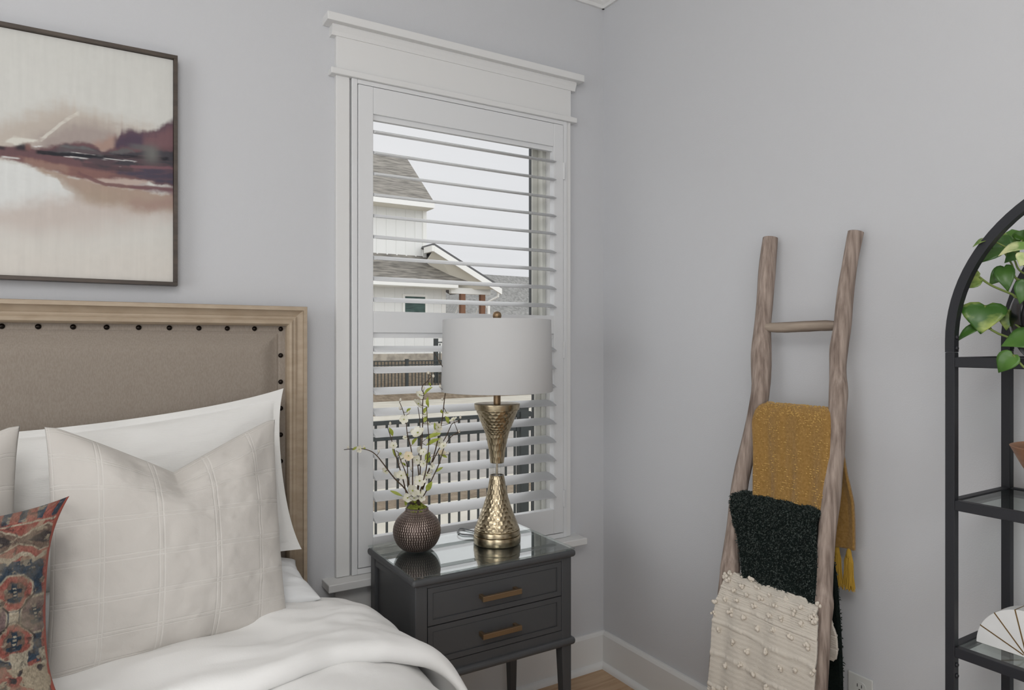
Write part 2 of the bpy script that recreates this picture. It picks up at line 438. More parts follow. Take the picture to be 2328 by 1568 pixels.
# vinyl frame and two sashes
V = M['vinyl']
def ring(mb, x0, x1, z0, z1, y0, y1, wd):
    mb.box(x0, x0 + wd, y0, y1, z0, z1); mb.box(x1 - wd, x1, y0, y1, z0, z1)
    mb.box(x0 + wd, x1 - wd, y0, y1, z0, z0 + wd); mb.box(x0 + wd, x1 - wd, y0, y1, z1 - wd, z1); return mb
ring(MB(), -1.044, -0.236, 0.552, 2.126, 0.068, 0.130, 0.016).build('window_frame', V, win, bevel=0.001)
ring(MB(), -1.036, -0.252, 0.565, 1.385, 0.080, 0.108, 0.026).build('lower_sash', V, win, bevel=0.003)
ring(MB(), -1.036, -0.252, 1.355, 2.115, 0.100, 0.126, 0.026).build('upper_sash', V, win, bevel=0.003)
ring(MB(), -1.012, -0.276, 0.589, 1.361, 0.088, 0.104, 0.0035).build('gasket', M['gasket'], win)
ring(MB(), -1.012, -0.276, 1.379, 2.091, 0.107, 0.123, 0.0035).build('gasket', M['gasket'], win)
MB().box(-1.010, -0.278, 0.094, 0.097, 0.590, 1.360).build('pane', M['pane'], win)
MB().box(-1.010, -0.278, 0.112, 0.115, 1.380, 2.090).build('pane', M['pane'], win)

# ------------------------------------------------------------------ plantation shutter
shu = thing('plantation_shutter', (-0.64, -0.012, 0.55), 'white plantation shutter with tilted open louvers inside the window casing', 'shutter')
SM = M['shutter']
# hanging L frame
MB().box(-1.052, -1.0335, -0.026, 0.0, 0.548, 2.148).build('frame_side', SM, shu, bevel=0.002)
MB().box(-0.2165, -0.200, -0.026, 0.0, 0.548, 2.148).build('frame_side', SM, shu, bevel=0.002)
MB().box(-1.0335, -0.2165, -0.026, 0.0, 2.1335, 2.148).build('frame_head', SM, shu, bevel=0.002)
MB().box(-1.0335, -0.2165, -0.026, 0.0, 0.548, 0.566).build('frame_foot', SM, shu, bevel=0.002)
PY0, PY1 = -0.028, 0.001
SX0, SX1 = -1.0315, -0.2185
OX0, OX1 = -0.981, -0.263
MB().box(SX0, OX0, PY0, PY1, 0.569, 2.1315).build('stile', SM, shu, bevel=0.002)
MB().box(OX1, SX1, PY0, PY1, 0.569, 2.1315).build('stile', SM, shu, bevel=0.002)
def rail(z0, z1, lip_up, lip_dn):
    r = MB().box(OX0, OX1, PY0 + 0.001, PY1, z0, z1)
    o = r.build('rail', SM, shu, bevel=0.0015)
    if lip_dn: MB().box(OX0, OX1, PY0 + 0.010, PY1 - 0.004, z0 - 0.017, z0).build('light_stop', SM, o)
    if lip_up: MB().box(OX0, OX1, PY0 + 0.010, PY1 - 0.004, z1, z1 + 0.010).build('light_stop', SM, o)
rail(2.044, 2.1315, False, True)
rail(1.330, 1.400, False, True)
rail(0.569, 0.662, False, False)
# louvers: flattened lens section, front edge down
tilt = math.radians(14)
lw, lt = 0.076, 0.0108
sec = []
for k in range(20):
    th = 2 * PI * k / 20
    a, b = math.cos(th), math.sin(th)
    sec.append((lw / 2 * a, lt / 2 * b * (1 - 0.25 * a * a)))
lv = MB()
poly = [(a * math.cos(tilt) - b * math.sin(tilt), a * math.sin(tilt) + b * math.cos(tilt)) for a, b in sec]
lv.prism(poly, 'x', OX0 + 0.002 + 0.622, OX1 - 0.002 + 0.622)
lme = lv.mesh('louver'); lme.polygons.foreach_set('use_smooth', [len(p.vertices) == 4 for p in lme.polygons])
zs = [1.990 - i * 0.0689 for i in range(9)] + [1.276 - i * 0.0694 for i in range(9)]
for z in zs:
    link_mesh('louver', lme, SM, shu, Vector((-0.622, -0.012, z)) - shu.location)
# hinges on the right edge
for z in (1.955, 1.27, 0.70):
    h = MB(); h.tube([(-0.2175, -0.030, z - 0.032), (-0.2175, -0.030, z + 0.032)], 0.004, 10)
    h.box(-0.2235, -0.2115, -0.029, -0.026, z - 0.030, z + 0.030)
    h.build('hinge', SM, shu, autosmooth=40)

# ================================================================== OUTSIDE
GZ = -0.65
def ground(name, x0, x1, y0, y1, z0, z1, m, label, cat=None, dz=0.1, n=None):
    o = MB().add([(x0,y0,z0),(x1,y0,z0),(x1,y1,z1),(x0,y1,z1),(x0,y0,z0-dz),(x1,y0,z0-dz),(x1,y1,z1-dz),(x0,y1,z1-dz)],
                 [(0,1,2,3),(7,6,5,4),(0,4,5,1),(1,5,6,2),(2,6,7,3),(3,7,4,0)]).build(name, m)
    o['kind'] = 'structure'; o['label'] = label
    return o
ground('lawn', -14, 30, 0.14, 4.1, GZ - 0.03, GZ - 0.03, M['dry_grass'], 'brown dormant lawn just outside the window')
ground('sidewalk', -14, 30, 4.1, 5.45, GZ, GZ, M['concrete'], 'pale concrete sidewalk just past the near iron fence')
ground('grass_verge', -14, 30, 5.45, 6.35, GZ + 0.005, GZ + 0.005, M['dry_grass'], 'strip of dormant grass between sidewalk and street')
ground('kerb', -14, 30, 6.35, 6.5, GZ + 0.01, GZ + 0.01, M['concrete'], 'thin concrete kerb on the near edge of the street')
ground('street', -14, 40, 6.5, 14.1, GZ - 0.07, GZ - 0.07, M['asphalt'], 'grey asphalt street between the two fences')
ground('far_kerb', -14, 50, 14.1, 15.2, GZ, GZ, M['concrete'], 'pale kerb on the far edge of the street')
ground('far_verge', -14, 50, 15.2, 16.2, GZ + 0.005, GZ + 0.005, M['dry_grass'], 'brown grass strip on the far side of the street')
ground('far_sidewalk', -14, 50, 16.2, 19.35, GZ, GZ, M['concrete'], 'wide pale sidewalk in front of the far fence')
ground('far_lawn', -14, 60, 19.35, 23.4, GZ + 0.005, 0.55, M['dry_grass'], 'brown lawn sloping up behind the far fence')
ground('far_ground', -20, 90, 23.4, 90, 0.3, 0.3, M['dry_grass'], 'dormant ground around the houses across the street')

def fence(name, label, x0, x1, y, z0, z1, step, rails, pk, posts, pw_):
    t = thing(name, (x0, y, z0), label, 'fence')
    for z in rails:
        MB().box(x0, x1, y - 0.018, y + 0.018, z - 0.018, z + 0.018).build('rail', M['iron'], t)
    me = MB().box(-pk, pk, -pk, pk, 0, z1 - z0).mesh('picket')
    n = int((x1 - x0) / step)
    for i in range(n):
        x = x0 + (i + 0.5) * step
        if any(abs(x - p) < pw_ for p in posts): continue
        link_mesh('picket', me, M['iron'], t, Vector((x - x0, 0, 0)))
    for p in posts:
        ps = MB().box(p - pw_/2, p + pw_/2, y - pw_/2, y + pw_/2, z0, z1 + 0.05)
        ps.box(p - pw_*0.62, p + pw_*0.62, y - pw_*0.62, y + pw_*0.62, z1 + 0.05, z1 + 0.07)
        for z in rails[:2]:
            ps.box(p - pw_*0.9, p + pw_*0.9, y - 0.026, y + 0.026, z - 0.026, z + 0.026)
        ps.build('post', M['iron'], t)
    return t
fence('iron_fence', 'black iron picket fence standing closest outside the window', -0.62, 2.85, 3.5, GZ, 0.612, 0.1005, (0.600, 0.465, -0.52), 0.0085, (1.832,), 0.088)
fence('far_iron_fence', 'distant black iron fence in front of the white house', 5.4, 13.4, 20.6, GZ, 0.64, 0.128, (0.640, 0.500, -0.52), 0.014, (7.826, 10.3, 12.8), 0.10)
# taller gate panel running back to the house
gt = thing('iron_gate', (9.10, 20.9, GZ), 'tall narrow black iron gate at the corner of the white house', 'gate')
MB().box(9.03, 9.17, 20.85, 20.97, GZ, 1.44).build('post', M['iron'], gt)
for z in (1.30, 1.05, 0.15):
    MB().box(9.10, 10.6, 20.89, 20.93, z - 0.02, z + 0.02).build('rail', M['iron'], gt)
gme = MB().box(-0.014, 0.014, -0.014, 0.014, 0, 1.9).mesh('picket')
for i in range(10): link_mesh('picket', gme, M['iron'], gt, Vector((0.16 + i * 0.14, 0, 0)))

# white house across the street
ho = thing('white_house', (6.0, 23.5, 0.4), 'white board-and-batten house with grey shingle roofs across the street', 'house')
FY = 23.5
MB().box(2.0, 9.85, FY, 29, 4.4, 6.80).build('upper_wall', M['siding'], ho)
lwall = MB().box(2.0, 10.70, FY - 0.02, 29, 0.85, 4.35); lwall.build('lower_wall', M['siding'], ho)
MB().box(2.0, 10.74, FY - 0.08, 29, 0.35, 0.85).build('stone_base', M['stone'], ho)
bt = MB().box(-0.03, 0.03, -0.025, 0, 0, 1).mesh('batten')
for i in range(7):
    x = 7.40 + i * 0.405
    o = link_mesh('batten', bt, M['siding'], ho, Vector((x - 6.0, 0.0, 4.4 - 0.4))); o.scale = (1, 1, 2.35)
for i in range(9):
    x = 7.30 + i * 0.42
    o = link_mesh('batten', bt, M['siding'], ho, Vector((x - 6.0, -0.02, 0.85 - 0.4))); o.scale = (1, 1, 3.5)
MB().box(9.73, 9.89, FY - 0.04, FY + 0.05, 4.4, 6.7).build('corner_board', M['ext_trim'], ho)
MB().box(10.57, 10.74, FY - 0.06, FY + 0.05, 0.85, 4.0).build('corner_board', M['ext_trim'], ho)
def slab(p, t):                                   # sloped slab from 4 corners
    p = [np.array(q, float) for q in p]
    n = np.cross(p[1] - p[0], p[3] - p[0]); n = n / np.linalg.norm(n)
    if n[2] < 0: n = -n
    return MB().add([tuple(q) for q in p] + [tuple(q - n * t) for q in p], [(0,1,2,3),(7,6,5,4),(0,4,5,1),(1,5,6,2),(2,6,7,3),(3,7,4,0)])
# upper roof with ridge along the street
slab([(1.5, 22.85, 6.93), (9.90, 22.85, 6.93), (9.90, 25.5, 9.20), (1.5, 25.5, 9.20)], 0.12).build('roof', M['shingle'], ho)
slab([(1.5, 28.2, 6.93), (9.90, 28.2, 6.93), (9.90, 25.5, 9.20), (1.5, 25.5, 9.20)], 0.12).build('roof', M['shingle'], ho)
MB().prism([(23.4, 6.7), (28.2, 6.7), (25.5, 9.0)], 'x', 9.70, 9.82).build('gable_wall', M['siding'], ho)
MB().box(1.5, 9.92, 22.78, 22.90, 6.62, 6.86).build('fascia', M['ext_trim'], ho)
MB().box(1.5, 9.90, 22.85, 23.5, 6.60, 6.64).build('soffit', M['soffit'], ho)
MB().box(7.62, 7.90, 24.9, 25.1, 8.78, 8.92).build('roof_vent', M['iron'], ho)
# lower roof plane and the projecting gable slope to its right
slab([(2.0, 22.7, 3.72), (11.55, 22.7, 3.72), (9.95, 23.5, 4.78), (2.0, 23.5, 4.78)], 0.10).build('lower_roof', M['shingle'], ho)
MB().box(2.0, 10.9, 22.62, 22.72, 3.48, 3.66).build('fascia', M['ext_trim'], ho)
MB().box(2.0, 10.9, 22.65, 23.5, 3.46, 3.49).build('soffit', M['ext_trim'], ho)
r = slab([(9.70, 22.35, 5.17), (12.75, 22.35, 3.62), (12.75, 27.0, 3.62), (9.70, 27.0, 5.17)], 0.10); r.build('porch_roof', M['shingle_edge'], ho)
MB().add([(9.70,22.30,5.06),(12.75,22.30,3.51),(12.75,22.30,3.27),(9.70,22.30,4.82),(9.70,22.40,5.06),(12.75,22.40,3.51),(12.75,22.40,3.27),(9.70,22.40,4.82)],
         [(0,1,2,3),(7,6,5,4),(0,4,5,1),(1,5,6,2),(2,6,7,3),(3,7,4,0)]).build('rake_board', M['ext_trim'], ho)
MB().add([(9.75,22.42,4.95),(12.6,22.42,3.48),(11.2,23.2,3.48),(9.75,23.2,4.50),(9.75,22.42,5.00),(12.6,22.42,3.52),(11.2,23.2,3.52),(9.75,23.2,4.55)],
         [(0,1,2,3),(7,6,5,4),(0,4,5,1),(1,5,6,2),(2,6,7,3),(3,7,4,0)]).build('soffit', M['soffit'], ho)
MB().box(9.60, 9.72, 22.32, 23.1, 4.84, 5.07).build('fascia', M['ext_trim'], ho)
MB().box(10.72, 12.55, 22.9, 23.1, 3.28, 3.52).build('porch_beam', M['ext_trim'], ho)
for x in (11.27, 12.20):
    MB().box(x - 0.10, x + 0.10, 22.9, 23.1, 0.4, 3.28).build('porch_post', M['cedar'], ho)
ds = MB(); ds.tube([(12.75, 22.6, 3.5), (12.72, 22.6, 3.2), (12.40, 22.8, 3.0), (12.38, 22.8, 0.5)], 0.06, 8); ds.build('downspout', M['ext_trim'], ho)
for a, b in (((11.05, 2.2), (11.35, 2.9)), ((11.65, 2.2), (11.30, 2.9)), ((12.0, 2.2), (12.2, 2.7)), ((12.95, 2.2), (12.45, 3.1))):
    br = MB(); br.tube([(a[0], 23.4, a[1]), (b[0], 23.4, b[1])], 0.035, 6); br.build('brace', M['ext_trim'], ho)
wf = MB(); ring(wf, 8.84, 9.90, 1.9, 3.22, FY - 0.10, FY - 0.02, 0.09); wob = wf.build('window', M['ext_trim'], ho)
MB().box(8.93, 9.81, FY - 0.06, FY - 0.03, 1.99, 3.13).build('pane', M['house_glass'], wob)
# second house with a grey roof
h2 = thing('grey_roof_house', (22, 35, 0.3), 'house behind the porch showing only a broad grey roof', 'house')
MB().add([(16.6,34,2.6),(40,34,2.6),(40,39,5.9),(19.6,38.2,5.85),(16.6,44,2.6),(40,44,2.6)], [(0,1,2,3),(3,2,5,4),(0,3,4),(1,5,2),(0,4,5,1)]).build('roof', M['shingle_far'], h2)
MB().box(17.3, 39.5, 34.6, 43.5, 0.3, 2.65).build('wall', M['siding'], h2)
MB().box(20.6, 21.3, 35.4, 35.9, 3.55, 3.75).build('roof_vent', M['ext_trim'], h2)

# ================================================================== BED
bed = thing('bed', (-2.06, -1.1, 0.0), 'bed with taupe upholstered headboard in a limed wood frame with nail trim', 'bed')
FWm = M['frame_wood']
HB0, HB1, HT = -2.92, -1.213, 1.405
HY0, HY1 = -0.100, -0.028
# moulded frame: profile across the frame (d = distance from the outer edge, y = front)
fp = [(0.0, -0.095), (0.0015, -0.099), (0.012, -0.100), (0.0125, -0.092), (0.017, -0.087), (0.030, -0.082), (0.0305, -0.088), (0.035, -0.090), (0.0405, -0.088), (0.041, -0.092), (0.046, -0.096), (0.052, -0.095), (0.057, -0.087), (0.058, -0.080)]
def mitre(name, pts_a, pts_b):
    n = len(pts_a); k = MB(); k.add(list(pts_a) + list(pts_b), [(i, i+1, n+i+1, n+i) for i in range(n-1)]); return k
top_a = [(HB0 + d, yy, HT - d) for d, yy in fp]; top_b = [(HB1 - d, yy, HT - d) for d, yy in fp]
bot_r = [(HB1 - d, yy, 0.25) for d, yy in fp]; bot_l = [(HB0 + d, yy, 0.25) for d, yy in fp]
def closed(pa, pb, yb):
    n = len(pa)
    a = list(pa) + [(pa[-1][0], yb, pa[-1][2]), (pa[0][0], yb, pa[0][2])]
    b = list(pb) + [(pb[-1][0], yb, pb[-1][2]), (pb[0][0], yb, pb[0][2])]
    m_ = n + 2; k = MB()
    k.add(a + b, [(i, (i+1) % m_, m_ + (i+1) % m_, m_ + i) for i in range(m_)] + [tuple(range(m_))[::-1], tuple(range(m_, 2*m_))]); return k
closed(top_a, top_b, HY1).build('headboard_top_rail', FWm, bed, autosmooth=28)
closed(top_b, bot_r, HY1).build('headboard_side_rail', FWm, bed, autosmooth=28)
closed(top_a, bot_l, HY1).build('headboard_side_rail', FWm, bed, autosmooth=28)
MB().box(HB0 + 0.003, HB0 + 0.055, HY1 - 0.05, HY1, 0, 0.25).build('headboard_leg', FWm, bed)
MB().box(HB1 - 0.055, HB1 - 0.003, HY1 - 0.05, HY1, 0, 0.25).build('headboard_leg', FWm, bed)
# upholstery: flat border, then a puffed panel
xa, xb, za, zb = HB0 + 0.056, HB1 - 0.056, 0.30, HT - 0.056
nx, nzz = 160, 110
gx = np.linspace(xa, xb, nx); gz = np.linspace(za, zb, nzz)
# concentrate samples at the edges
gx = np.unique(np.concatenate([gx, np.linspace(xb - 0.05, xb, 24)])); gz = np.unique(np.concatenate([gz, np.linspace(zb - 0.05, zb, 24)]))
XX, ZZ = np.meshgrid(gx, gz)
dd = np.minimum.reduce([XX - xa, xb - XX, zb - ZZ, ZZ - za + 0.5])
YY = -0.064 - 0.020 * sstep(0.022, 0.075, dd) + 0.003 * (sstep(0.018, 0.022, dd) - sstep(0.022, 0.026, dd)) - 0.002 * fbm(XX * 3, ZZ * 3, 0, 5)
grid('upholstery', np.stack([XX, YY, ZZ], -1), M['linen_taupe'], bed)
nail = MB(); nail.lathe([(0.0072, 0.0), (0.0070, 0.002), (0.0055, 0.0045), (0.0030, 0.0062), (0.0006, 0.0068)], (0, 0, 0), 14)
nme = nail.mesh('nail', smooth=True); nme.transform(Matrix.Rotation(PI / 2, 4, 'X')); 
for i in range(22):
    link_mesh('nail', nme, M['nail'], bed, Vector((-1.284 - 0.0748 * i, -0.0645, 1.338)) - bed.location)
for i in range(1, 9):
    link_mesh('nail', nme, M['nail'], bed, Vector((-1.284, -0.0645, 1.338 - 0.0790 * i)) - bed.location)
MB().box(-2.86, -1.215, -2.10, -0.10, 0.22, 0.50).build('mattress', M['white_percale'], bed, bevel=0.05, seg=4)
MB().box(-2.88, -1.22, -2.12, -0.10, 0.12, 0.24).build('bed_frame', FWm, bed, bevel=0.004)
for x in (-2.82, -1.27):
    for yy in (-2.06, -0.16):
        MB().box(x - 0.03, x + 0.03, yy - 0.03, yy + 0.03, 0, 0.13).build('bed_leg', FWm, bed)

# duvet: lower layer and the folded-back top layer
def duvet_sheet(prof, ys, lift, endtaper, seed, amp):
    s = spline(prof, 90)
    P = np.zeros((len(ys), len(s), 3))
    for i, yv in enumerate(ys):
        P[i, :, 0] = s[:, 0]; P[i, :, 1] = yv; P[i, :, 2] = s[:, 1]
    X_, Y_, Z_ = P[..., 0], P[..., 1], P[..., 2]
    tz = lift(X_, Y_)
    w1 = fbm(X_ * 5, Y_ * 7, Z_ * 4, seed) - 0.5
    w2 = np.sin((X_ * 1.4 + Y_ * 2.6 + fbm(X_ * 2, Y_ * 2, Z_ * 2, seed + 3) * 2.2) * 11) * (fbm(X_ * 3, Y_ * 3, Z_ * 3, seed + 9) - 0.3)
    d = amp * (w1 * 1.6 + 0.35 * w2) + (fbm(X_ * 16, Y_ * 20, Z_ * 8, seed + 40) - 0.5) * 0.009
    side = sstep(-1.22, -1.05, X_)
    P[..., 2] = Z_ + tz * (1 - 0.75 * side) + d * (1 - 0.6 * side)
    P[..., 0] = X_ + d * side * 1.3 + tz * side * 0.5
    return P
dv = thing('duvet', (-2.0, -1.2, 0.5), 'white linen duvet folded back at the head of the bed', 'bedding')
prof_lo = [(-2.90, 0.25), (-2.92, 0.45), (-2.84, 0.55), (-2.6, 0.565), (-2.1, 0.57), (-1.6, 0.57), (-1.35, 0.57), (-1.24, 0.56), (-1.145, 0.525), (-1.08, 0.458), (-1.05, 0.36), (-1.043, 0.20)]
ysl = np.linspace(-2.2, -0.30, 150)
P = duvet_sheet(prof_lo, ysl, lambda X_, Y_: 0.012 * np.ones_like(X_), None, 3, 0.018)
grid('duvet_body', P, M['white_linen'], dv, solid=0.02)
prof_up = [(-2.93, 0.30), (-2.95, 0.48), (-2.86, 0.58), (-2.6, 0.605), (-2.1, 0.61), (-1.6, 0.612), (-1.38, 0.612), (-1.25, 0.606), (-1.165, 0.582), (-1.095, 0.528), (-1.055, 0.455), (-1.035, 0.36), (-1.03, 0.22)]
# fold goes over at the foot-side edge: cross profile in y gives a rounded lip
K = 64
lipn = 12
ys_top = np.linspace(-0.26, -0.730, K)
sp = spline(prof_up, 110)
rows = []
for yv in ys_top:
    hgt = 0.028 * float(sstep(-0.24, -0.46, yv)) - 0.05 * float(sstep(-0.34, -0.24, yv))
    rows.append([(x, yv, z + hgt) for x, z in sp])
lip_r = 0.026
for k in range(1, lipn + 1):
    a = PI * k / lipn
    rows.append([(x, -0.730 - lip_r * math.sin(a), z + 0.028 - lip_r * (1 - math.cos(a))) for x, z in sp])
for yv in (-0.68, -0.56, -0.44):
    rows.append([(x, yv, z + 0.028 - 2 * lip_r) for x, z in sp])
P = np.array(rows)
X_, Y_, Z_ = P[..., 0].copy(), P[..., 1].copy(), P[..., 2].copy()
side = sstep(-1.25, -1.05, X_)
wr = (fbm(X_ * 5, Y_ * 7, 0, 21) - 0.5) * 0.034 + 0.010 * np.sin((X_ * 0.9 + Y_ * 3.2 + 1.6 * fbm(X_ * 2.5, Y_ * 2.5, 0, 4)) * 9) * (fbm(X_ * 3, Y_ * 4, 0, 8) - 0.25)
wr = wr + (fbm(X_ * 16, Y_ * 22, 0, 61) - 0.5) * 0.010
P[..., 2] += wr * (1 - 0.7 * side)
P[..., 0] += wr * side * 0.8
P[..., 0] += 0.045 * side * sstep(-0.50, -0.80, Y_)
# the folded edge wanders, and swings outward down the side
edge = sstep(-0.35, -0.73, Y_)
P[..., 1] += edge * 0.05 * sstep(-1.5, -1.2, X_) + edge * ((fbm(X_ * 3.0, 0.5, 0, 31) - 0.5) * 0.05 - 0.02 * np.sin((X_ + 1.2) * 9) * sstep(-1.6, -1.2, X_)) - edge * 0.10 * sstep(-1.16, -1.04, X_) * sstep(0.56, 0.36, Z_)
grid('duvet_fold', P, M['white_linen'], dv)

# ------------------------------------------------------------------ pillows
def pillow(name, W, H, TH, m, centre, rot, nu=120, nv=120, pinch=0.05, vchop=0.0, vwide=0.35, corner=0.0, flange=0.0, seed=1, wrinkle=0.006, colfn=None,
           sag=0.0, power=0.55, ears=0.0, mold=None):
    """Two cloth faces joined at a seam; local x = width, z = height, -y = front."""
    u = np.linspace(-1, 1, nu); v = np.linspace(-1, 1, nv)
    # cluster samples at the seam
    u = np.sin(u * PI / 2) * 0.35 + u * 0.65; v = np.sin(v * PI / 2) * 0.35 + v * 0.65
    U, Vv = np.meshgrid(u, v)
    px = W / 2 * U * (1 - pinch * (1 - U**2 * 0) * (1 - Vv**2) * np.abs(U)**3)
    pz = H / 2 * Vv * (1 - pinch * (1 - U**2) * np.abs(Vv)**3)
    if flange:
        fu = np.clip((1 - np.abs(U)) / (flange / (W / 2)) - 1, 0, None) / (1 / (flange / (W / 2)) - 1)
        fv = np.clip((1 - np.abs(Vv)) / (flange / (H / 2)) - 1, 0, None) / (1 / (flange / (H / 2)) - 1)
        au, av = 1 - (1 - fu)**2, 1 - (1 - fv)**2
    else:
        au, av = 1 - U**2, 1 - Vv**2
    t = TH / 2 * (np.clip(au, 0, 1) * np.clip(av, 0, 1))**power
    # chop in the top edge
    if vchop:
        c = np.clip(1 - np.abs(U - 0.0) / (1 - vwide * 0.2), 0, 1)**1.15
        pz = pz - vchop * c * sstep(0.0, 1.0, Vv)**1.4
        t = t * (1 - 0.45 * np.exp(-(U / 0.13)**2) * sstep(0.1, 1.0, Vv))
        t = t + 0.02 * np.exp(-((np.abs(U) - 0.55) / 0.2)**2) * sstep(0.2, 0.8, Vv) * (1 - Vv**2)
    if ears:
        e = (np.abs(U)**6) * (np.abs(Vv)**6)
        px = px + ears * e * np.sign(U); pz = pz + ears * e * np.sign(Vv)
    pz = pz - sag * (1 - U**2) * sstep(-0.2, 1, Vv)
    wr = (fbm(U * 3.2, Vv * 3.2, 0.3, seed) - 0.5) * wrinkle * 2.4
    rad = np.sin(np.arctan2(Vv, U) * 14 + 5 * fbm(U * 2, Vv * 2, 0, seed + 5)) * (np.maximum(np.abs(U), np.abs(Vv))**5) * wrinkle * 0.9
    taper = np.clip(au * av * 6, 0, 1)
    front = -(t + (wr + rad) * taper)
    back = t * 0.75 + 0.3 * wr * taper
    Mx = Euler(rot, 'XYZ').to_matrix(); R = np.array(Mx)
    def place(yv):
        L = np.stack([px, yv, pz], -1)
        Wd = L @ R.T + np.array(centre)
        return Wd
    F = place(front); B = place(back)
    if mold is not None: F = mold(F); B = mold(B)
    a = np.concatenate([F, B[::-1]], 0)     # sheet that wraps over the top edge
    root = Vector((centre[0], centre[1], float(min(F[..., 2].min(), B[..., 2].min()))))
    col = None
    if colfn is not None:
        cF = colfn(U, Vv); col = np.concatenate([cF, cF[::-1]], 0)
    org = np.array(root)
    n, k = a.shape[:2]
    o = grid(name, a, m, None, uv=True, col=col)
    o.data.transform(Matrix.Translation(-root)); o.location = root
    bm = bmesh.new(); bm.from_mesh(o.data)
    bmesh.ops.remove_doubles(bm, verts=bm.verts, dist=0.0004)
    bmesh.ops.recalc_face_normals(bm, faces=bm.faces)
    bm.to_mesh(o.data); bm.free()
    o.data.polygons.foreach_set('use_smooth', [True] * len(o.data.polygons))
    return o

def windowpane(name):
    """cream cloth with raised double threads in a loose check, from the cloth's own uv."""
    m = mat(name, srgb(222, 215, 208), 0.9, sheen=0.15, spec=0.15)
    n = m.node_tree; b = n.nodes['Principled BSDF']
    uvn = n.nodes.new('ShaderNodeUVMap'); sx = n.nodes.new('ShaderNodeSeparateXYZ')
    n.links.new(uvn.outputs[0], sx.inputs[0])
    def lines(out, freq, width, off):
        a = n.nodes.new('ShaderNodeMath'); a.operation = 'MULTIPLY_ADD'; a.inputs[1].default_value = freq; a.inputs[2].default_value = off
        f = n.nodes.new('ShaderNodeMath'); f.operation = 'FRACT'
        s = n.nodes.new('ShaderNodeMath'); s.operation = 'SUBTRACT'; s.inputs[1].default_value = 0.5
        q = n.nodes.new('ShaderNodeMath'); q.operation = 'ABSOLUTE'
        g = n.nodes.new('ShaderNodeMapRange'); g.inputs['From Min'].default_value = 0.0; g.inputs['From Max'].default_value = width
        g.inputs['To Min'].default_value = 1.0; g.inputs['To Max'].default_value = 0.0
        n.links.new(out, a.inputs[0]); n.links.new(a.outputs[0], f.inputs[0]); n.links.new(f.outputs[0], s.inputs[0]); n.links.new(s.outputs[0], q.inputs[0]); n.links.new(q.outputs[0], g.inputs['Value'])
        return g.outputs[0]
    # v runs over front and back (0..0.5 is the front)
    ls = [lines(sx.outputs[0], 5.0, 0.022, 0.50), lines(sx.outputs[0], 5.0, 0.022, 0.42), lines(sx.outputs[1], 15.0, 0.03, 0.1), lines(sx.outputs[1], 15.0, 0.03, 0.22)]
    acc = ls[0]
    for l in ls[1:]:
        mx = n.nodes.new('ShaderNodeMath'); mx.operation = 'MAXIMUM'
        n.links.new(acc, mx.inputs[0]); n.links.new(l, mx.inputs[1]); acc = mx.outputs[0]
    nz_ = n.nodes.new('ShaderNodeTexNoise'); nz_.inputs['Scale'].default_value = 260; nz_.inputs['Detail'].default_value = 2
    tcn = n.nodes.new('ShaderNodeTexCoord'); n.links.new(tcn.outputs['Object'], nz_.inputs['Vector'])
    ad = n.nodes.new('ShaderNodeMath'); ad.operation = 'MULTIPLY_ADD'; ad.inputs[1].default_value = 0.35
    n.links.new(nz_.outputs['Fac'], ad.inputs[0]); n.links.new(acc, ad.inputs[2])
    bp = n.nodes.new('ShaderNodeBump'); bp.inputs['Strength'].default_value = 0.5; bp.inputs['Distance'].default_value = 0.0016
    n.links.new(ad.outputs[0], bp.inputs['Height']); n.links.new(bp.outputs['Normal'], b.inputs['Normal'])
    mc = n.nodes.new('ShaderNodeMix'); mc.data_type = 'RGBA'
    mc.inputs['A'].default_value = srgb(206, 201, 195); mc.inputs['B'].default_value = srgb(217, 213, 207)
    n.links.new(acc, mc.inputs['Factor']); n.links.new(mc.outputs['Result'], b.inputs['Base Color'])
    return m
M['windowpane'] = windowpane('cream_windowpane_cloth')

o = pillow('pillow_sham', 0.97, 0.435, 0.14, M['white_ribbed'], (-1.774, -0.190, 0.906), (math.radians(-9), math.radians(-4.2), 0), nu=150, nv=100, flange=0.02, pinch=0.04, seed=41, wrinkle=0.008, sag=0.020, ears=0.010)
tag(o, 'large white ribbed pillow sham leaning against the headboard', 'pillow')
o = pillow('sleeping_pillow', 0.72, 0.27, 0.15, M['white_percale'], (-1.612, -0.245, 0.640), (math.radians(-84), 0, 0), pinch=0.05, seed=43, wrinkle=0.010, power=0.42)
tag(o, 'plain white sleeping pillow lying flat beneath the pillow sham', 'pillow')
o = pillow('throw_pillow', 0.500, 0.510, 0.19, M['windowpane'], (-1.603, -0.428, 0.856), (math.radians(-15), math.radians(2.6), math.radians(11)), nu=170, nv=170, pinch=0.03, vchop=0.105, seed=47, wrinkle=0.009, ears=0.004)
tag(o, 'cream windowpane throw pillow with a chopped top, fully in view on the bed', 'pillow', 'cream windowpane throw pillows')
o = pillow('throw_pillow', 0.500, 0.515, 0.19, M['windowpane'], (-2.150, -0.420, 0.862), (math.radians(-13), 0, math.radians(4)), nu=120, nv=120, pinch=0.03, vchop=0.105, seed=53, wrinkle=0.009, ears=0.004)
tag(o, 'cream windowpane throw pillow cut off by the left picture edge', 'pillow', 'cream windowpane throw pillows')

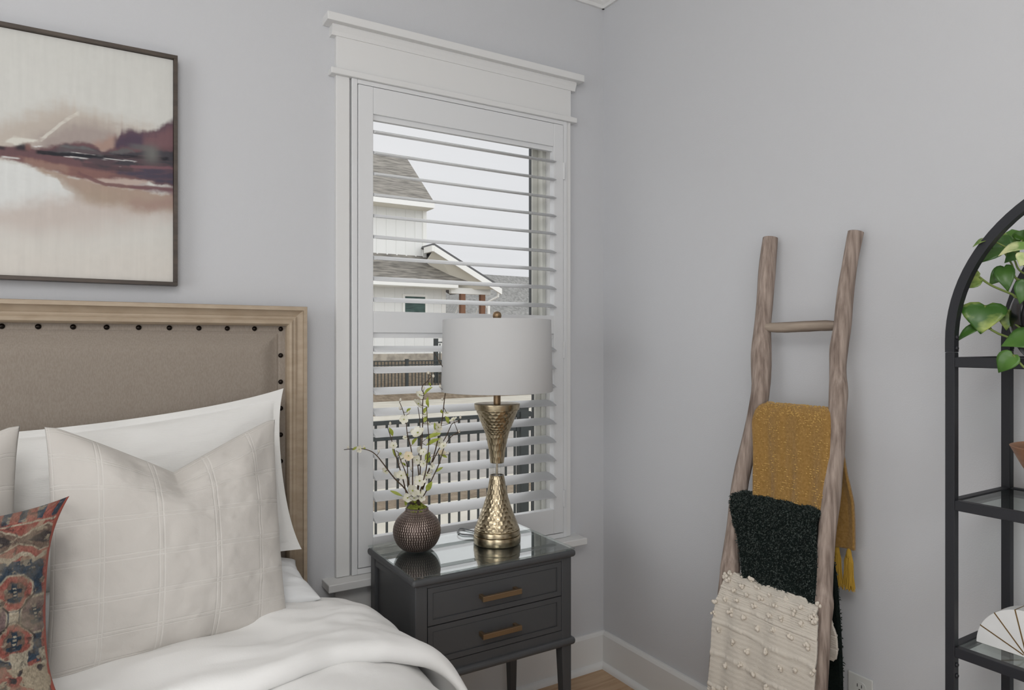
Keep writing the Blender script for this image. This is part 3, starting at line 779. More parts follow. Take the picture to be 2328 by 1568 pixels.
def kilim_col(U, Vv):
    """colours of the old woven rug cloth, measured from the right edge (a) and bottom (b), in metres."""
    a = (1 - U) * 0.29; b = (Vv + 1) * 0.175
    wob = (fbm(a * 60, b * 60, 0, 3) - 0.5) * 0.008
    a = a + wob; b = b + (fbm(a * 60, b * 60, 5, 4) - 0.5) * 0.008
    sh = a.shape
    def C(r, g, b_): return np.array(srgb(r, g, b_)[:3])
    red, navy, beige, mauve, brown, cream, dk = C(152, 82, 70), C(52, 68, 84), C(160, 146, 122), C(118, 96, 94), C(112, 92, 80), C(184, 172, 148), C(60, 54, 54)
    out = np.ones(sh + (3,)) * red
    def put(mask, c): 
        k = np.clip(mask, 0, 1)[..., None]; out[:] = out * (1 - k) + c * k
    s = lambda e, w=0.0012: sstep(-w, w, e)
    am = (a % 0.105)                                   # medallions repeat across the cushion
    # navy field
    put(s(b - 0.080) * s(0.262 - b) * s(a - 0.008), navy)
    # medallion: four lobes around a cream square
    cx, cz_ = 0.053, 0.165
    dx, dz = am - cx, b - cz_
    for ox, oz, rx, rz, c in ((0, 0.041, 0.028, 0.028, red), (0, -0.041, 0.028, 0.028, red), (0.036, 0, 0.022, 0.030, mauve), (-0.036, 0, 0.022, 0.030, mauve)):
        e = np.maximum(np.abs(dx - ox) / rx, np.abs(dz - oz) / rz); e2 = (np.abs(dx - ox) / rx + np.abs(dz - oz) / rz) / 1.45
        f = np.maximum(e, e2)
        put(s((1.12 - f) * 0.02), cream * 0.8); put(s((1.0 - f) * 0.02), c)
        put(s((0.62 - f) * 0.02), brown if c is red else c * 0.8)
        put(s((0.60 - f) * 0.02) * ((np.abs(dx - ox) < 0.16 * rx) | ((np.abs(dx - ox) < 0.42 * rx) & (np.sin((dz - oz) / rz * 11) > 0.1))), navy * 0.8)
        put(s((0.40 - f) * 0.02) * (np.abs(dx - ox) < 0.10 * rx) * (np.sin((dz - oz) / rz * 26) > 0.2), cream * 0.8)
    put(s(0.0022 - np.abs(np.abs(dx) - np.abs(dz) * 0.9)) * s(0.035 - np.abs(dx)), dk)
    put(s(0.0085 - np.maximum(np.abs(dx), np.abs(dz))), cream)
    # zigzag border above the field
    zz = 0.262 + 0.012 * np.abs(((a / 0.022) % 2) - 1)
    put(s(0.004 - np.abs(b - zz)), cream * 0.85)
    # upper band: brown diamonds outlined in cream on red
    q = np.abs(((a + 0.02) / 0.07 % 1) - 0.5) * 2; e = 0.020 * (1 - q * 0.8) - np.abs(b - 0.298)
    put(s(e + 0.003), cream * 0.8); put(s(e), brown); put(s(e - 0.009), dk * 1.4)
    put(s(0.0015 - np.abs(b - 0.326)), cream * 0.8)
    put(s(b - 0.330) * (np.sin(a * 260) > 0.2), navy * 1.2)
    # lower worn beige
    put(s(0.078 - b), beige)
    bl = fbm(a * 55, b * 55, 2, 12)
    put(s(0.085 - b) * sstep(0.56, 0.62, bl), red * 0.9)
    put(s(0.085 - b) * sstep(0.60, 0.66, fbm(a * 70, b * 70, 7, 19)), dk * 1.5)
    put(s(0.014 - np.abs(b - 0.09)) * sstep(0.50, 0.55, fbm(a * 45, 1, 2, 22)), cream * 0.8)
    # wear
    wv = fbm(a * 160, b * 160, 0, 30)[..., None]
    yarn = (vnoise(a * 700, b * 380, 0, 35)[..., None] - 0.5)
    out[:] = out * (0.62 + 0.55 * wv + 0.55 * yarn)
    pk = sstep(0.62, 0.72, fbm(a * 120, b * 150, 0, 37))[..., None] * 0.7
    out[:] = out * (1 - pk) + (beige * (0.6 + 0.6 * wv)) * pk
    pk = sstep(0.63, 0.70, fbm(a * 140, b * 120, 3, 41))[..., None] * 0.6
    out[:] = out * (1 - pk) + dk * pk
    fd = sstep(0.40, 0.72, fbm(a * 26, b * 26, 0, 33))[..., None] * 0.5
    out[:] = out * (1 - fd) + beige * 0.85 * fd
    gq = out.mean(-1, keepdims=True); out[:] = (gq + (out - gq) * 0.82) * 0.92
    put(s(0.004 - a), red * 0.95)
    return out
o = pillow('kilim_pillow', 0.57, 0.345, 0.15, M['kilim'], (-2.112, -0.645, 0.812), (math.radians(-14), 0, math.radians(0)), nu=560, nv=340, pinch=0.05, seed=61, wrinkle=0.007, colfn=kilim_col, ears=0.022)
tag(o, 'faded red and navy kilim lumbar pillow in front of the cream pillows', 'pillow')

# ================================================================== PICTURE
pic = thing('framed_painting', (-2.01, 0, 1.455), 'abstract plum and cream landscape painting in a thin dark frame above the headboard', 'painting')
PX0, PX1, PZ0, PZ1 = -2.46, -1.560, 1.457, 2.103
fw_ = 0.010
MB().box(PX0, PX1, -0.042, -0.004, PZ1 - fw_, PZ1).build('frame_rail', M['dark_frame'], pic, bevel=0.0008)
MB().box(PX0, PX1, -0.042, -0.004, PZ0, PZ0 + fw_).build('frame_rail', M['dark_frame'], pic, bevel=0.0008)
MB().box(PX0, PX0 + fw_, -0.042, -0.004, PZ0 + fw_, PZ1 - fw_).build('frame_rail', M['dark_frame'], pic, bevel=0.0008)
MB().box(PX1 - fw_, PX1, -0.042, -0.004, PZ0 + fw_, PZ1 - fw_).build('frame_rail', M['dark_frame'], pic, bevel=0.0008)
MB().box(PX0 + fw_, PX1 - fw_, -0.026, -0.006, PZ0 + fw_, PZ1 - fw_).build('stretcher', M['canvas'], pic)
nx, nz_ = 470, 320
XX, ZZ = np.meshgrid(np.linspace(PX0 + fw_ + 0.001, PX1 - fw_ - 0.001, nx), np.linspace(PZ0 + fw_ + 0.001, PZ1 - fw_ - 0.001, nz_))
def painting(x, z):
    """abstract landscape: soft layers given as outlines on the canvas, (s, h) = metres from the right and bottom edges."""
    s = PX1 - x; h = z - PZ0
    def pt_(q):
        w_ = atY(q[0], q[1], -0.03); return PX1 - w_[0], w_[2] - PZ0
    C = lambda r, g, b: np.array(srgb(r, g, b)[:3]) * 1.38
    out = np.ones(x.shape + (3,)) * C(184, 184, 179)
    streak = fbm(s * 110, h * 8, 0, 2); n1 = fbm(s * 9, h * 12, 0, 5) - 0.5; n2 = fbm(s * 40, h * 90, 0, 6) - 0.5; n3 = fbm(s * 16, h * 110, 0, 8); n4 = fbm(s * 70, h * 70, 0, 12) - 0.5
    def put(k, c):
        k = np.clip(k, 0, 1)[..., None]; out[:] = out * (1 - k) + c * k
    def curve(pts):
        q = sorted(pt_(p) for p in pts); return np.interp(s, [a for a, b in q], [b for a, b in q])
    def span(pts, soft):
        q = [pt_(p)[0] for p in pts]; return sstep(min(q) - soft, min(q) + soft * 0.2, s) * sstep(max(q) + soft, max(q) - soft * 0.2, s)
    def fill(top, bot, c, st=0.006, sb=0.006, op=1.0, amp=0.012, ends=0.012, tex=None):
        t, b = curve(top), curve(bot)
        k = sstep(-st, st, t - h + n2 * amp + n1 * st * 1.2 + (streak - 0.5) * st) * sstep(-sb, sb, h - b + n4 * amp + n1 * sb * 1.2) * span(list(top) + list(bot), ends) * op
        put(k if tex is None else k * tex, c)
    def stroke(pts, w_, c, op=1.0, tex=None, amp=0.006):
        d = np.abs(h - curve(pts) + n2 * amp) / (w_ * 0.0012)
        k = sstep(1.2, 0.6, d) * span(pts, 0.008) * op
        put(k if tex is None else k * tex, c)
    def blob(p, rx, ry, c, op=1.0, pw=4):
        a, b = pt_(p); put(np.exp(-(np.abs((s - a) / (rx * 0.00104))**pw + np.abs((h - b) / (ry * 0.0012))**pw)) * op, c)
    dry = sstep(0.40, 0.56, n3)
    # lower warm ground
    put(sstep(0.22, 0.02, h + n1 * 0.06) * 0.7, C(188, 181, 172))
    fill([(-200,440),(0,450),(60,440),(140,430),(250,430),(395,440)], [(-200,520),(0,520),(100,530),(200,530),(300,515),(395,510)], C(172, 158, 150), 0.03, 0.045, 0.75, 0.02, 0.08)
    # warm haze above
    fill([(-200,250),(0,275),(60,252),(140,232),(200,250),(280,285),(395,300)], [(-200,360),(395,360)], C(166, 154, 142), 0.035, 0.01, 0.85, 0.02, 0.05)
    fill([(100,300),(150,285),(200,285),(260,300),(300,310)], [(100,350),(300,350)], C(140, 126, 122), 0.03, 0.01, 0.8, 0.02, 0.05)
    fill([(215,325),(240,316),(262,310),(285,330)], [(215,345),(285,345)], C(150, 118, 104), 0.012, 0.01, 0.8)
    # plum cloud
    fill([(262,336),(270,312),(276,300),(300,295),(320,300),(345,298),(370,284),(410,266)], [(262,350),(410,352)], C(90, 68, 78), 0.010, 0.006, 1.0, 0.016, 0.006)
    fill([(270,315),(290,302),(325,308),(335,325)], [(265,345),(335,345)], C(70, 56, 74), 0.014, 0.008, 0.85)
    fill([(330,312),(365,300),(410,285)], [(330,340),(410,342)], C(112, 78, 82), 0.014, 0.010, 0.75)
    # band
    fill([(-200,345),(0,333),(48,332),(90,337),(140,328),(170,323),(205,326),(232,345),(262,335),(410,335)], [(-200,352),(0,358),(60,372),(120,386),(150,396),(200,408),(240,412),(300,408),(410,428)], C(98, 70, 74), 0.006, 0.004)
    fill([(-200,348),(0,352),(60,358),(150,374),(230,388),(330,405)], [(-200,356),(0,362),(60,373),(150,400),(200,412),(250,422),(330,432)], C(122, 86, 80), 0.006, 0.004, 0.9, tex=0.55 + 0.45 * dry)
    fill([(60,362),(110,370),(150,378)], [(60,372),(110,384),(150,392)], C(140, 110, 96), 0.005, 0.005, 0.7)
    fill([(88,346),(140,334),(150,328),(200,338),(235,347),(300,346),(410,340)], [(88,350),(140,352),(180,362),(240,380),(300,378),(410,380)], C(58, 57, 64), 0.005, 0.005, 0.95, tex=0.6 + 0.4 * dry)
    stroke([(86,346),(130,350),(200,354),(260,355),(330,358),(380,362)], 4.0, C(36, 37, 43), 0.95, tex=0.55 + 0.45 * sstep(0.38, 0.5, n3))
    fill([(290,388),(340,382),(410,376)], [(270,396),(330,410),(365,417),(410,424)], C(66, 60, 76), 0.006, 0.006, 0.95, tex=0.6 + 0.4 * dry)
    stroke([(300,378),(350,380),(410,384)], 3.5, C(112, 74, 82), 0.8)
    stroke([(190,374),(240,382),(300,386)], 5.0, C(50, 51, 58), 0.95, tex=0.5 + 0.5 * dry)
    fill([(255,344),(275,337),(300,340)], [(255,350),(300,349)], C(86, 86, 88), 0.004, 0.004, 0.9)
    fill([(135,333),(150,326),(200,337),(230,350)], [(135,345),(200,346),(230,353)], C(96, 95, 97), 0.004, 0.006, 0.8, tex=0.4 + 0.6 * dry)
    blob((322,335), 30, 7, C(88, 86, 88), 0.8); blob((344,350), 19, 21, C(97, 96, 94), 0.95, 2.6)
    blob((49,334), 13, 8, C(46, 44, 50), 0.95); blob((64,334), 6, 8, C(112, 78, 72), 0.9); blob((2,336), 9, 4, C(52, 44, 50), 0.9)
    for a, b, w_ in (((165,345),(212,352),1.3), ((182,340),(232,352),1.3), ((150,356),(262,366),1.1), ((205,371),(292,381),1.1), ((240,360),(330,370),0.9), ((72,386),(92,392),1.8), ((8,357),(40,360),2.0), ((318,432),(348,436),1.2), ((80,333),(92,332),1.6)):
        stroke([a, b], w_, C(186, 184, 182), 0.9, tex=sstep(0.36, 0.5, n3) if w_ < 1.5 else None, amp=0.003)
    # below the band
    fill([(95,384),(170,404),(200,414),(300,428),(410,442)], [(120,405),(150,425),(170,442),(200,458),(260,470),(330,484),(410,478)], C(150, 128, 112), 0.006, 0.022, 0.95, 0.02, 0.02)
    fill([(200,404),(240,407),(280,406),(335,412)], [(205,411),(235,421),(300,422),(345,414)], C(166, 146, 136), 0.004, 0.004, 0.9)
    stroke([(180,394),(215,410),(240,419),(300,424),(350,427),(410,434)], 4.5, C(108, 74, 74), 0.9)
    fill([(300,425),(350,424),(410,426)], [(300,429),(350,436),(410,446)], C(104, 72, 78), 0.005, 0.008, 0.85)
    fill([(330,455),(370,448),(410,440)], [(300,470),(350,480),(410,462)], C(142, 112, 106), 0.02, 0.02, 0.6)
    blob((225,448), 45, 14, C(150, 134, 116), 0.6, 2)
    # pale water and the scraped light strokes
    fill([(-200,362),(0,364),(45,372),(90,393),(130,406),(142,425),(168,437)], [(-200,470),(0,468),(60,455),(120,445),(145,450),(168,439)], C(190, 192, 190), 0.004, 0.03, 0.95, 0.014, 0.006)
    fill([(10,322),(30,312),(80,317)], [(10,323),(32,327),(80,322)], C(190, 188, 178), 0.003, 0.003, 0.95)
    stroke([(95,316),(112,303),(135,284),(150,273),(176,258)], 5.0, C(188, 184, 174), 0.85, tex=0.5 + 0.5 * sstep(0.35, 0.5, n3))
    out *= (0.955 + 0.09 * streak + 0.05 * n4)[..., None]
    g = out.mean(-1, keepdims=True); out = g + (out - g) * 0.8
    return out
relief = 0.0012 * (fbm((PX1 - XX) * 60, (ZZ - PZ0) * 150, 0, 77) - 0.5) * sstep(0.09, 0.0, np.abs(ZZ - PZ0 - 0.29))
grid('canvas', np.stack([XX, -0.030 - relief, ZZ], -1), M['canvas'], pic, col=painting(XX, ZZ))

# ================================================================== NIGHTSTAND
ns = thing('nightstand', (-0.748, -0.262, 0.0), 'charcoal two-drawer nightstand with glass top and brass bar pulls', 'nightstand')
CH = M['charcoal']
NX0, NX1, NY0, NY1 = -1.012, -0.484, -0.438, -0.088
def rounded_slab(x0, x1, y0, y1, z0, z1):
    return MB().box(x0, x1, y0, y1, z0, z1)
rounded_slab(NX0 - 0.012, NX1 + 0.012, NY0 - 0.012, NY1 + 0.004, 0.628, 0.650).build('top', CH, ns, bevel=0.0095, seg=4)
gl = MB().box(NX0 - 0.008, NX1 + 0.008, NY0 - 0.008, NY1 + 0.002, 0.6505, 0.6562).build('glass_top', M['table_glass'], ns, bevel=0.001)
gl['label'] = 'clear reflective glass sheet'
ps = 0.036
for x0 in (NX0, NX1 - ps):
    for y0 in (NY0, NY1 - ps):
        pst = MB()
        pst.box(x0, x0 + ps, y0, y0 + ps, 0.358, 0.628)
        cx, cy = (x0 + ps if x0 == NX0 else x0), (y0 + ps if y0 == NY0 else y0)
        # tapered foot below the case, inner faces taper
        sxx = 1 if x0 == NX0 else -1; syy = 1 if y0 == NY0 else -1
        ox_, oy_ = (x0, y0) if sxx == 1 else (x0 + ps, y0)
        oy_ = y0 if syy == 1 else y0 + ps
        q = lambda d, z: [(ox_, oy_, z), (ox_ + sxx * d, oy_, z), (ox_ + sxx * d, oy_ + syy * d, z), (ox_, oy_ + syy * d, z)]
        a = q(ps, 0.362); b = q(0.022, 0.0)
        pst.build('corner_post', CH, ns, bevel=0.002)
        MB().add(a + b, [(0,1,2,3),(4,5,6,7),(0,1,5,4),(1,2,6,5),(2,3,7,6),(3,0,4,7)]).build('leg', CH, ns, bevel=0.002)
# side panels, back, bottom
for x0, x1 in ((NX0 + 0.010, NX0 + 0.022), (NX1 - 0.022, NX1 - 0.010)):
    MB().box(x0, x1, NY0 + ps, NY1 - ps, 0.40, 0.60).build('side_panel', CH, ns)
for x0, x1 in ((NX0 + 0.002, NX0 + 0.03), (NX1 - 0.03, NX1 - 0.002)):
    MB().box(x0, x1, NY0 + ps, NY1 - ps, 0.60, 0.628).build('side_rail', CH, ns)
    MB().box(x0, x1, NY0 + ps, NY1 - ps, 0.375, 0.405).build('side_rail', CH, ns)
MB().box(NX0 + ps, NX1 - ps, NY1 - 0.014, NY1 - 0.004, 0.375, 0.628).build('back_panel', CH, ns)
MB().box(NX0 + ps, NX1 - ps, NY0 + 0.001, NY1 - 0.014, 0.362, 0.402).build('bottom_rail', CH, ns)
MB().box(NX0 + ps, NX1 - ps, NY0 + 0.001, NY0 + 0.03, 0.6185, 0.628).build('top_rail', CH, ns)
MB().box(NX0 - 0.012, NX1 + 0.012, NY0 - 0.012, NY1 + 0.004, 0.354, 0.377).build('base_moulding', CH, ns, bevel=0.0105, seg=4)
for z0, z1 in ((0.5125, 0.617), (0.4045, 0.5095)):
    x0, x1 = NX0 + ps + 0.002, NX1 - ps - 0.002
    yf = NY0 + 0.001
    d = MB()
    d.box(x0, x1, yf + 0.004, yf + 0.020, z0, z1)
    dr = d.build('drawer', CH, ns)
    bd = 0.015
    fr = MB()
    ring_pts = [(x0, x0 + bd, z0, z1), (x1 - bd, x1, z0, z1), (x0 + bd, x1 - bd, z0, z0 + bd), (x0 + bd, x1 - bd, z1 - bd, z1)]
    for a, b, c, e in ring_pts: fr.box(a, b, yf, yf + 0.006, c, e)
    fr.build('drawer_border', CH, dr)
    MB().box(x0 + bd + 0.0015, x1 - bd - 0.0015, yf + 0.0022, yf + 0.006, z0 + bd + 0.0015, z1 - bd - 0.0015).build('drawer_panel', CH, dr, bevel=0.0015)
    zc = (z0 + z1) / 2
    hb = MB().box(-0.815, -0.684, yf - 0.030, yf - 0.020, zc - 0.0075, zc + 0.0075)
    for hx in (-0.812, -0.697): hb.box(hx, hx + 0.010, yf - 0.022, yf + 0.003, zc - 0.006, zc + 0.006)
    hd = hb.build('handle', M['brass_matte'], dr, bevel=0.0008, seg=1); hd['label'] = 'brushed brass bar pull'

# ================================================================== TABLE LAMP
TZ = 0.6564
LC = np.array([-0.654, -0.268, TZ])
lp = thing('table_lamp', LC, 'hourglass table lamp of hammered antique gold metal with white drum shade', 'lamp')
G = M['gold_metal']
MB().lathe([(0.070, 0), (0.0745, 0.001), (0.0757, 0.003), (0.0757, 0.024), (0.0745, 0.0265), (0.072, 0.0275)], LC, 96).build('base', G, lp, autosmooth=40)
MB().lathe([(0.0715, 0.0275), (0.0735, 0.029), (0.0735, 0.041), (0.0725, 0.043), (0.070, 0.0435)], LC, 96).build('base_ring', G, lp, autosmooth=40)
def hammered(name, prof, parent, nrow, ncol, nth, nzr, amp, rows):
    pr_ = spline(prof, nzr)
    th = np.linspace(0, 2 * PI, nth, endpoint=False)
    R = pr_[:, 0][:, None] * np.ones((1, nth)); Zt = pr_[:, 1][:, None] * np.ones((1, nth))
    TH = np.ones((nzr, 1)) * th[None, :]
    # honeycomb of shallow dimples
    v = (np.linspace(0, rows, nzr))[:, None] * np.ones((1, nth))
    u = TH / (2 * PI) * ncol
    best = np.full(u.shape, 9.0)
    for dr in (-1, 0, 1):
        rr = np.floor(v) + dr
        for dc in (-1, 0, 1):
            off = 0.5 * (rr % 2)
            cc = np.floor(u - off) + dc
            ccw = np.mod(cc, ncol)
            jx = (_hash(ccw.astype(np.int64), rr.astype(np.int64), np.zeros_like(rr, dtype=np.int64), 5) - 0.5) * 0.22
            jy = (_hash(ccw.astype(np.int64), rr.astype(np.int64), np.ones_like(rr, dtype=np.int64), 9) - 0.5) * 0.22
            dxx = u - (cc + 0.5 + off + jx); dyy = v - (rr + 0.5 + jy)
            best = np.minimum(best, np.sqrt(dxx**2 + (dyy * 0.95)**2))
    dim = amp * (np.clip(best / 0.62, 0, 1)**2 - 1)
    R = R + dim * np.clip(R / 0.05, 0.45, 1)
    Pm = np.stack([LC[0] + R * np.cos(TH), LC[1] + R * np.sin(TH), LC[2] + Zt], -1)
    return grid(name, Pm, G, parent, wrap=True)
hammered('lower_bell', [(0.070, 0.0435), (0.0715, 0.047), (0.065, 0.0636), (0.055, 0.0905), (0.045, 0.117), (0.036, 0.146), (0.0285, 0.181), (0.023, 0.2135), (0.0225, 0.2145)], lp, 0, 26, 360, 260, 0.0015, 18)
hammered('upper_cup', [(0.0222, 0.2575), (0.0226, 0.259), (0.0285, 0.304), (0.0375, 0.345), (0.0435, 0.362), (0.051, 0.381), (0.0595, 0.402), (0.0675, 0.424), (0.068, 0.4255)], lp, 0, 26, 360, 240, 0.0015, 17)
MB().lathe([(0.0675, 0.4255), (0.0715, 0.4265), (0.0735, 0.4405), (0.0735, 0.4445), (0.072, 0.4455), (0.02, 0.4455)], LC, 96).build('cup_rim', G, lp, autosmooth=40)
MB().lathe([(0.0222, 0.2145), (0.0222, 0.2575)], LC, 64).build('acrylic_neck', M['acrylic'], lp, autosmooth=40)['label'] = 'clear acrylic cylinder'
MB().lathe([(0.0035, 0.2145), (0.0035, 0.2575)], LC, 16).build('rod', G, lp, autosmooth=40)
MB().lathe([(0.0115, 0.4455), (0.0115, 0.495), (0.009, 0.50), (0.004, 0.505), (0.004, 0.712)], LC, 24).build('neck', M['brass_matte'], lp, autosmooth=40)
sh_ = MB(); nsd = 120
sh_.lathe([(0.1782, 0.485), (0.1790, 0.4865), (0.1738, 0.7125), (0.1730, 0.714), (0.1718, 0.7125), (0.1770, 0.4865), (0.1782, 0.485)], LC, nsd, cap=False)
sh_.build('shade', M['lampshade'], lp, autosmooth=40)['label'] = 'white linen drum shade'
sp_ = MB()
for k in range(3):
    a = k * 2 * PI / 3 + 0.4
    sp_.tube([(LC[0], LC[1], LC[2] + 0.708), (LC[0] + 0.172 * math.cos(a), LC[1] + 0.172 * math.sin(a), LC[2] + 0.708)], 0.0018, 6)
sp_.build('spider', M['brass_matte'], lp)
MB().lathe([(0.004, 0.708), (0.010, 0.713), (0.0125, 0.718), (0.0142, 0.726), (0.0138, 0.732), (0.0112, 0.7375), (0.006, 0.7405), (0.0008, 0.7415)], LC, 32).build('finial', M['brass_matte'], lp, autosmooth=60)
cpts = [atZ(1100, 1222, TZ + 0.003), atZ(1075, 1216, TZ + 0.003), atZ(1050, 1214, TZ + 0.003), atZ(1040, 1207, TZ + 0.003), atZ(1048, 1201, TZ + 0.003), atZ(1068, 1205, TZ + 0.003), atZ(1086, 1209, TZ + 0.003)]
cpts = spline(cpts, 40)
MB().tube(cpts, 0.0024, 8).build('cord', M['cord'], lp, smooth=True)

# ================================================================== VASE
VC = np.array([-0.905, -0.205, TZ])
vprof = spline([(0.030, 0.0), (0.036, 0.0008), (0.047, 0.006), (0.060, 0.019), (0.069, 0.037), (0.0728, 0.055), (0.0705, 0.075), (0.062, 0.094), (0.0495, 0.108), (0.0395, 0.1165), (0.0345, 0.123), (0.0345, 0.1285), (0.033, 0.130), (0.031, 0.1285), (0.030, 0.11)], 260)
nth = 420
th = np.linspace(0, 2 * PI, nth, endpoint=False)
arc = np.concatenate([[0], np.cumsum(np.linalg.norm(np.diff(vprof, axis=0), axis=1))])
rowi = arc / 0.0082
TH = np.ones((len(vprof), 1)) * th[None, :]
RV = rowi[:, None] * np.ones((1, nth))
rr = np.floor(RV)
ncell = 58
ph = _hash(rr.astype(np.int64), np.zeros_like(rr, dtype=np.int64), np.zeros_like(rr, dtype=np.int64), 3)
uu = TH / (2 * PI) * ncell + ph
cell = np.floor(uu)
fu = uu - cell; fv = RV - rr
ln_ = 0.30 + 0.2 * _hash(np.mod(cell, ncell).astype(np.int64), rr.astype(np.int64), np.zeros_like(rr, dtype=np.int64), 8)
ridge = np.clip(1 - np.abs(fu - 0.5) / 0.30, 0, 1)**0.7 * np.clip(1 - np.abs(fv - 0.5) / (ln_ + 0.14), 0, 1)**0.5
lipm = (arc[:, None] < arc[-1] * 0.90)
ridge = np.where(lipm, ridge, 0.2)
R = vprof[:, 0][:, None] + 0.0014 * ridge
Pm = np.stack([VC[0] + R * np.cos(TH), VC[1] + R * np.sin(TH), VC[2] + vprof[:, 1][:, None] * np.ones((1, nth))], -1)
cd_ = np.array(srgb(72, 58, 54)[:3]); cb_ = np.array(srgb(232, 214, 202)[:3])
kk = (ridge * (0.35 + 0.75 * fbm(np.cos(TH) * 3, np.sin(TH) * 3, RV * 0.3, 5)))[..., None]
vz = thing('vase', VC, 'round hammered bronze vase with textured dashes on the nightstand', 'vase')
grid('vase_body', Pm, M['vase_metal'], vz, wrap=True, col=cd_ * (1 - kk) + cb_ * kk)
MB().lathe([(0.001, 0.0), (0.030, 0.0), (0.031, 0.001)], VC, 48, cap=False).build('vase_foot', M['vase_metal'], vz)

# ------------------------------------------------------------------ blossom branches in the vase
fa = thing('blossom_branches', (VC[0], VC[1], TZ + 0.11), 'arrangement of white blossom branches with lime leaves rising from the bronze vase', 'flowers')
neck = np.array([VC[0], VC[1], TZ + 0.112])
PBr = [
 ([(925,1117),(896,1086),(870,1052),(855,1034),(840,1024),(815,1019),(782,1022)], 0.00),
 ([(930,1140),(915,1085),(901,1039),(890,999),(881,971)], 0.05),
 ([(938,1135),(933,1112),(923,1076),(912,1049),(905,1030)], -0.04),
 ([(940,1130),(938,1101),(938,1054),(934.5,1019),(926,987),(923,957),(915,930),(908,913)], 0.02),
 ([(947,1141),(954,1091),(956,1054),(959,1004),(961,955),(961,912),(964,895),(959,886),(961,876),(970,868),(981,855)], -0.02),
 ([(949,1144),(964,1096),(982,1049),(992,1014),(999,979.5),(1004,962),(1010,912),(1014,880),(1018,861),(1016,848),(1006,833),(987,801)], 0.03),
 ([(953,1144),(969,1116),(982,1089),(999,1052),(1009,1019),(1024,994),(1046,979.5)], -0.05),
 ([(951,1140),(964,1104),(978,1062),(998,1020),(1014,992),(1023,972),(1029,962),(1044,956)], 0.05),
 ([(944,1140),(952,1090),(950,1050),(956,1010),(955,975),(954,950),(950,925)], 0.06),
 ([(942,1140),(928,1100),(926,1060),(918,1040),(900,1024)], 0.04),
 ([(950,1140),(967,1075),(972,1040),(975,1000),(972,960),(970,925)], -0.06),
]
tw = []
for pts, push in PBr:
    L = len(pts)
    P3 = [np.array([neck[0], neck[1], neck[2]]) + np.array([rng.uniform(-.010, .010), rng.uniform(-.010, .010), 0])]
    for i, (a, b) in enumerate(pts): P3.append(atD(a, b, VC, push * (i + 1) / L))
    sp3 = spline(P3, 26)
    rads = np.linspace(0.0025, 0.0011, 26)
    MB().tube(sp3, rads, 6).build('stem', M['twig'], fa, smooth=True)
    tw.append(sp3)
def nearest(p, lists):
    b = None; bd = 9
    for s in lists:
        d = np.linalg.norm(s - p, axis=1); i = int(d.argmin())
        if d[i] < bd: bd = d[i]; b = s[i]
    return b, bd
def flower(c, size, nrm, m, parent):
    nrm = np.array(nrm) / np.linalg.norm(nrm)
    a = np.cross(nrm, [0.3, 0.2, 1.0]); a /= np.linalg.norm(a); b = np.cross(nrm, a)
    k = MB(); np_ = 5; ph0 = rng.uniform(0, 6)
    for q in range(np_):
        th0 = ph0 + q * 2 * PI / np_
        dr = a * math.cos(th0) + b * math.sin(th0); sd = np.cross(nrm, dr)
        cup = rng.uniform(0.1, 0.55)
        rows_ = []
        for t, wd in ((0.05, 0.10), (0.35, 0.36), (0.65, 0.46), (0.9, 0.34), (1.02, 0.12)):
            for e in (-1, 0, 1):
                rows_.append(c + size * (dr * t * math.cos(cup * t) + nrm * (t * t * cup * 0.55 + abs(e) * 0.10) + sd * e * wd))
        fs = []
        for r_ in range(4):
            for e in range(2):
                i0 = r_ * 3 + e; fs.append((i0, i0 + 1, i0 + 4, i0 + 3))
        k.add(rows_, fs)
    o = k.build('flower', m, parent, smooth=True)
    ct = MB(); ct.lathe([(0.10 * size, 0), (0.14 * size, 0.1 * size), (0.05 * size, 0.22 * size)], (0, 0, 0), 8)
    vv = np.array(ct.v); ct.v = [tuple(c + a * p[0] + b * p[1] + nrm * p[2]) for p in vv]
    ct.build('flower_centre', M['leaf_lime'], o)
    return o
zf = lambda x, y: (840 + x / 4.0205, 880 + y / 4.0205)
FLW = [(450,410,13),(300,305,9),(460,70,9),(440,155,11),(625,370,9),(775,290,8),(640,505,10),(662,605,8),(430,665,9),(362,620,9),(500,585,8),(390,950,13),(455,860,12),(520,808,10),(290,808,10),(345,1015,10),(140,770,8),(205,545,8),(310,650,9),(500,690,8),(685,530,8),(-96,566,7),(610,420,8),(460,575,8),(540,330,6),(400,405,6),(520,245,7),(330,455,5),(700,245,5),(575,730,6),(470,960,9),(410,1010,9),(250,800,7),(480,1000,8)]
for i, (fx, fy, s) in enumerate(FLW):
    px_, py_ = zf(fx, fy)
    dpt = rng.uniform(-0.03, 0.03)
    c = atD(px_, py_, VC, dpt)
    near, bd = nearest(c, tw)
    c = c + FWD * float((near - c) @ FWD) - FWD * 0.006
    nr = -FWD * rng.uniform(0.3, 1.0) + RGT * rng.uniform(-0.8, 0.8) + UPV * rng.uniform(0.0, 0.9)
    flower(c, s / 732.0 * 1.22, nr, M['petal_peach'] if i in (7, 9) else M['petal'], fa)
    if bd > 0.004 and bd < 0.06:
        MB().tube([near, c], [0.0011, 0.0008], 5).build('twig', M['twig'], fa)
BUD = [(275,135),(270,212),(165,362),(660,130),(685,60),(640,10),(830,400),(820,305),(85,600),(565,785),(375,760),(490,1180-480),(-50,560),(-195,565),(545,-120),(590,-90),(700,30),(725,600),(350,250),(270,700),(570,720),(500,20)]
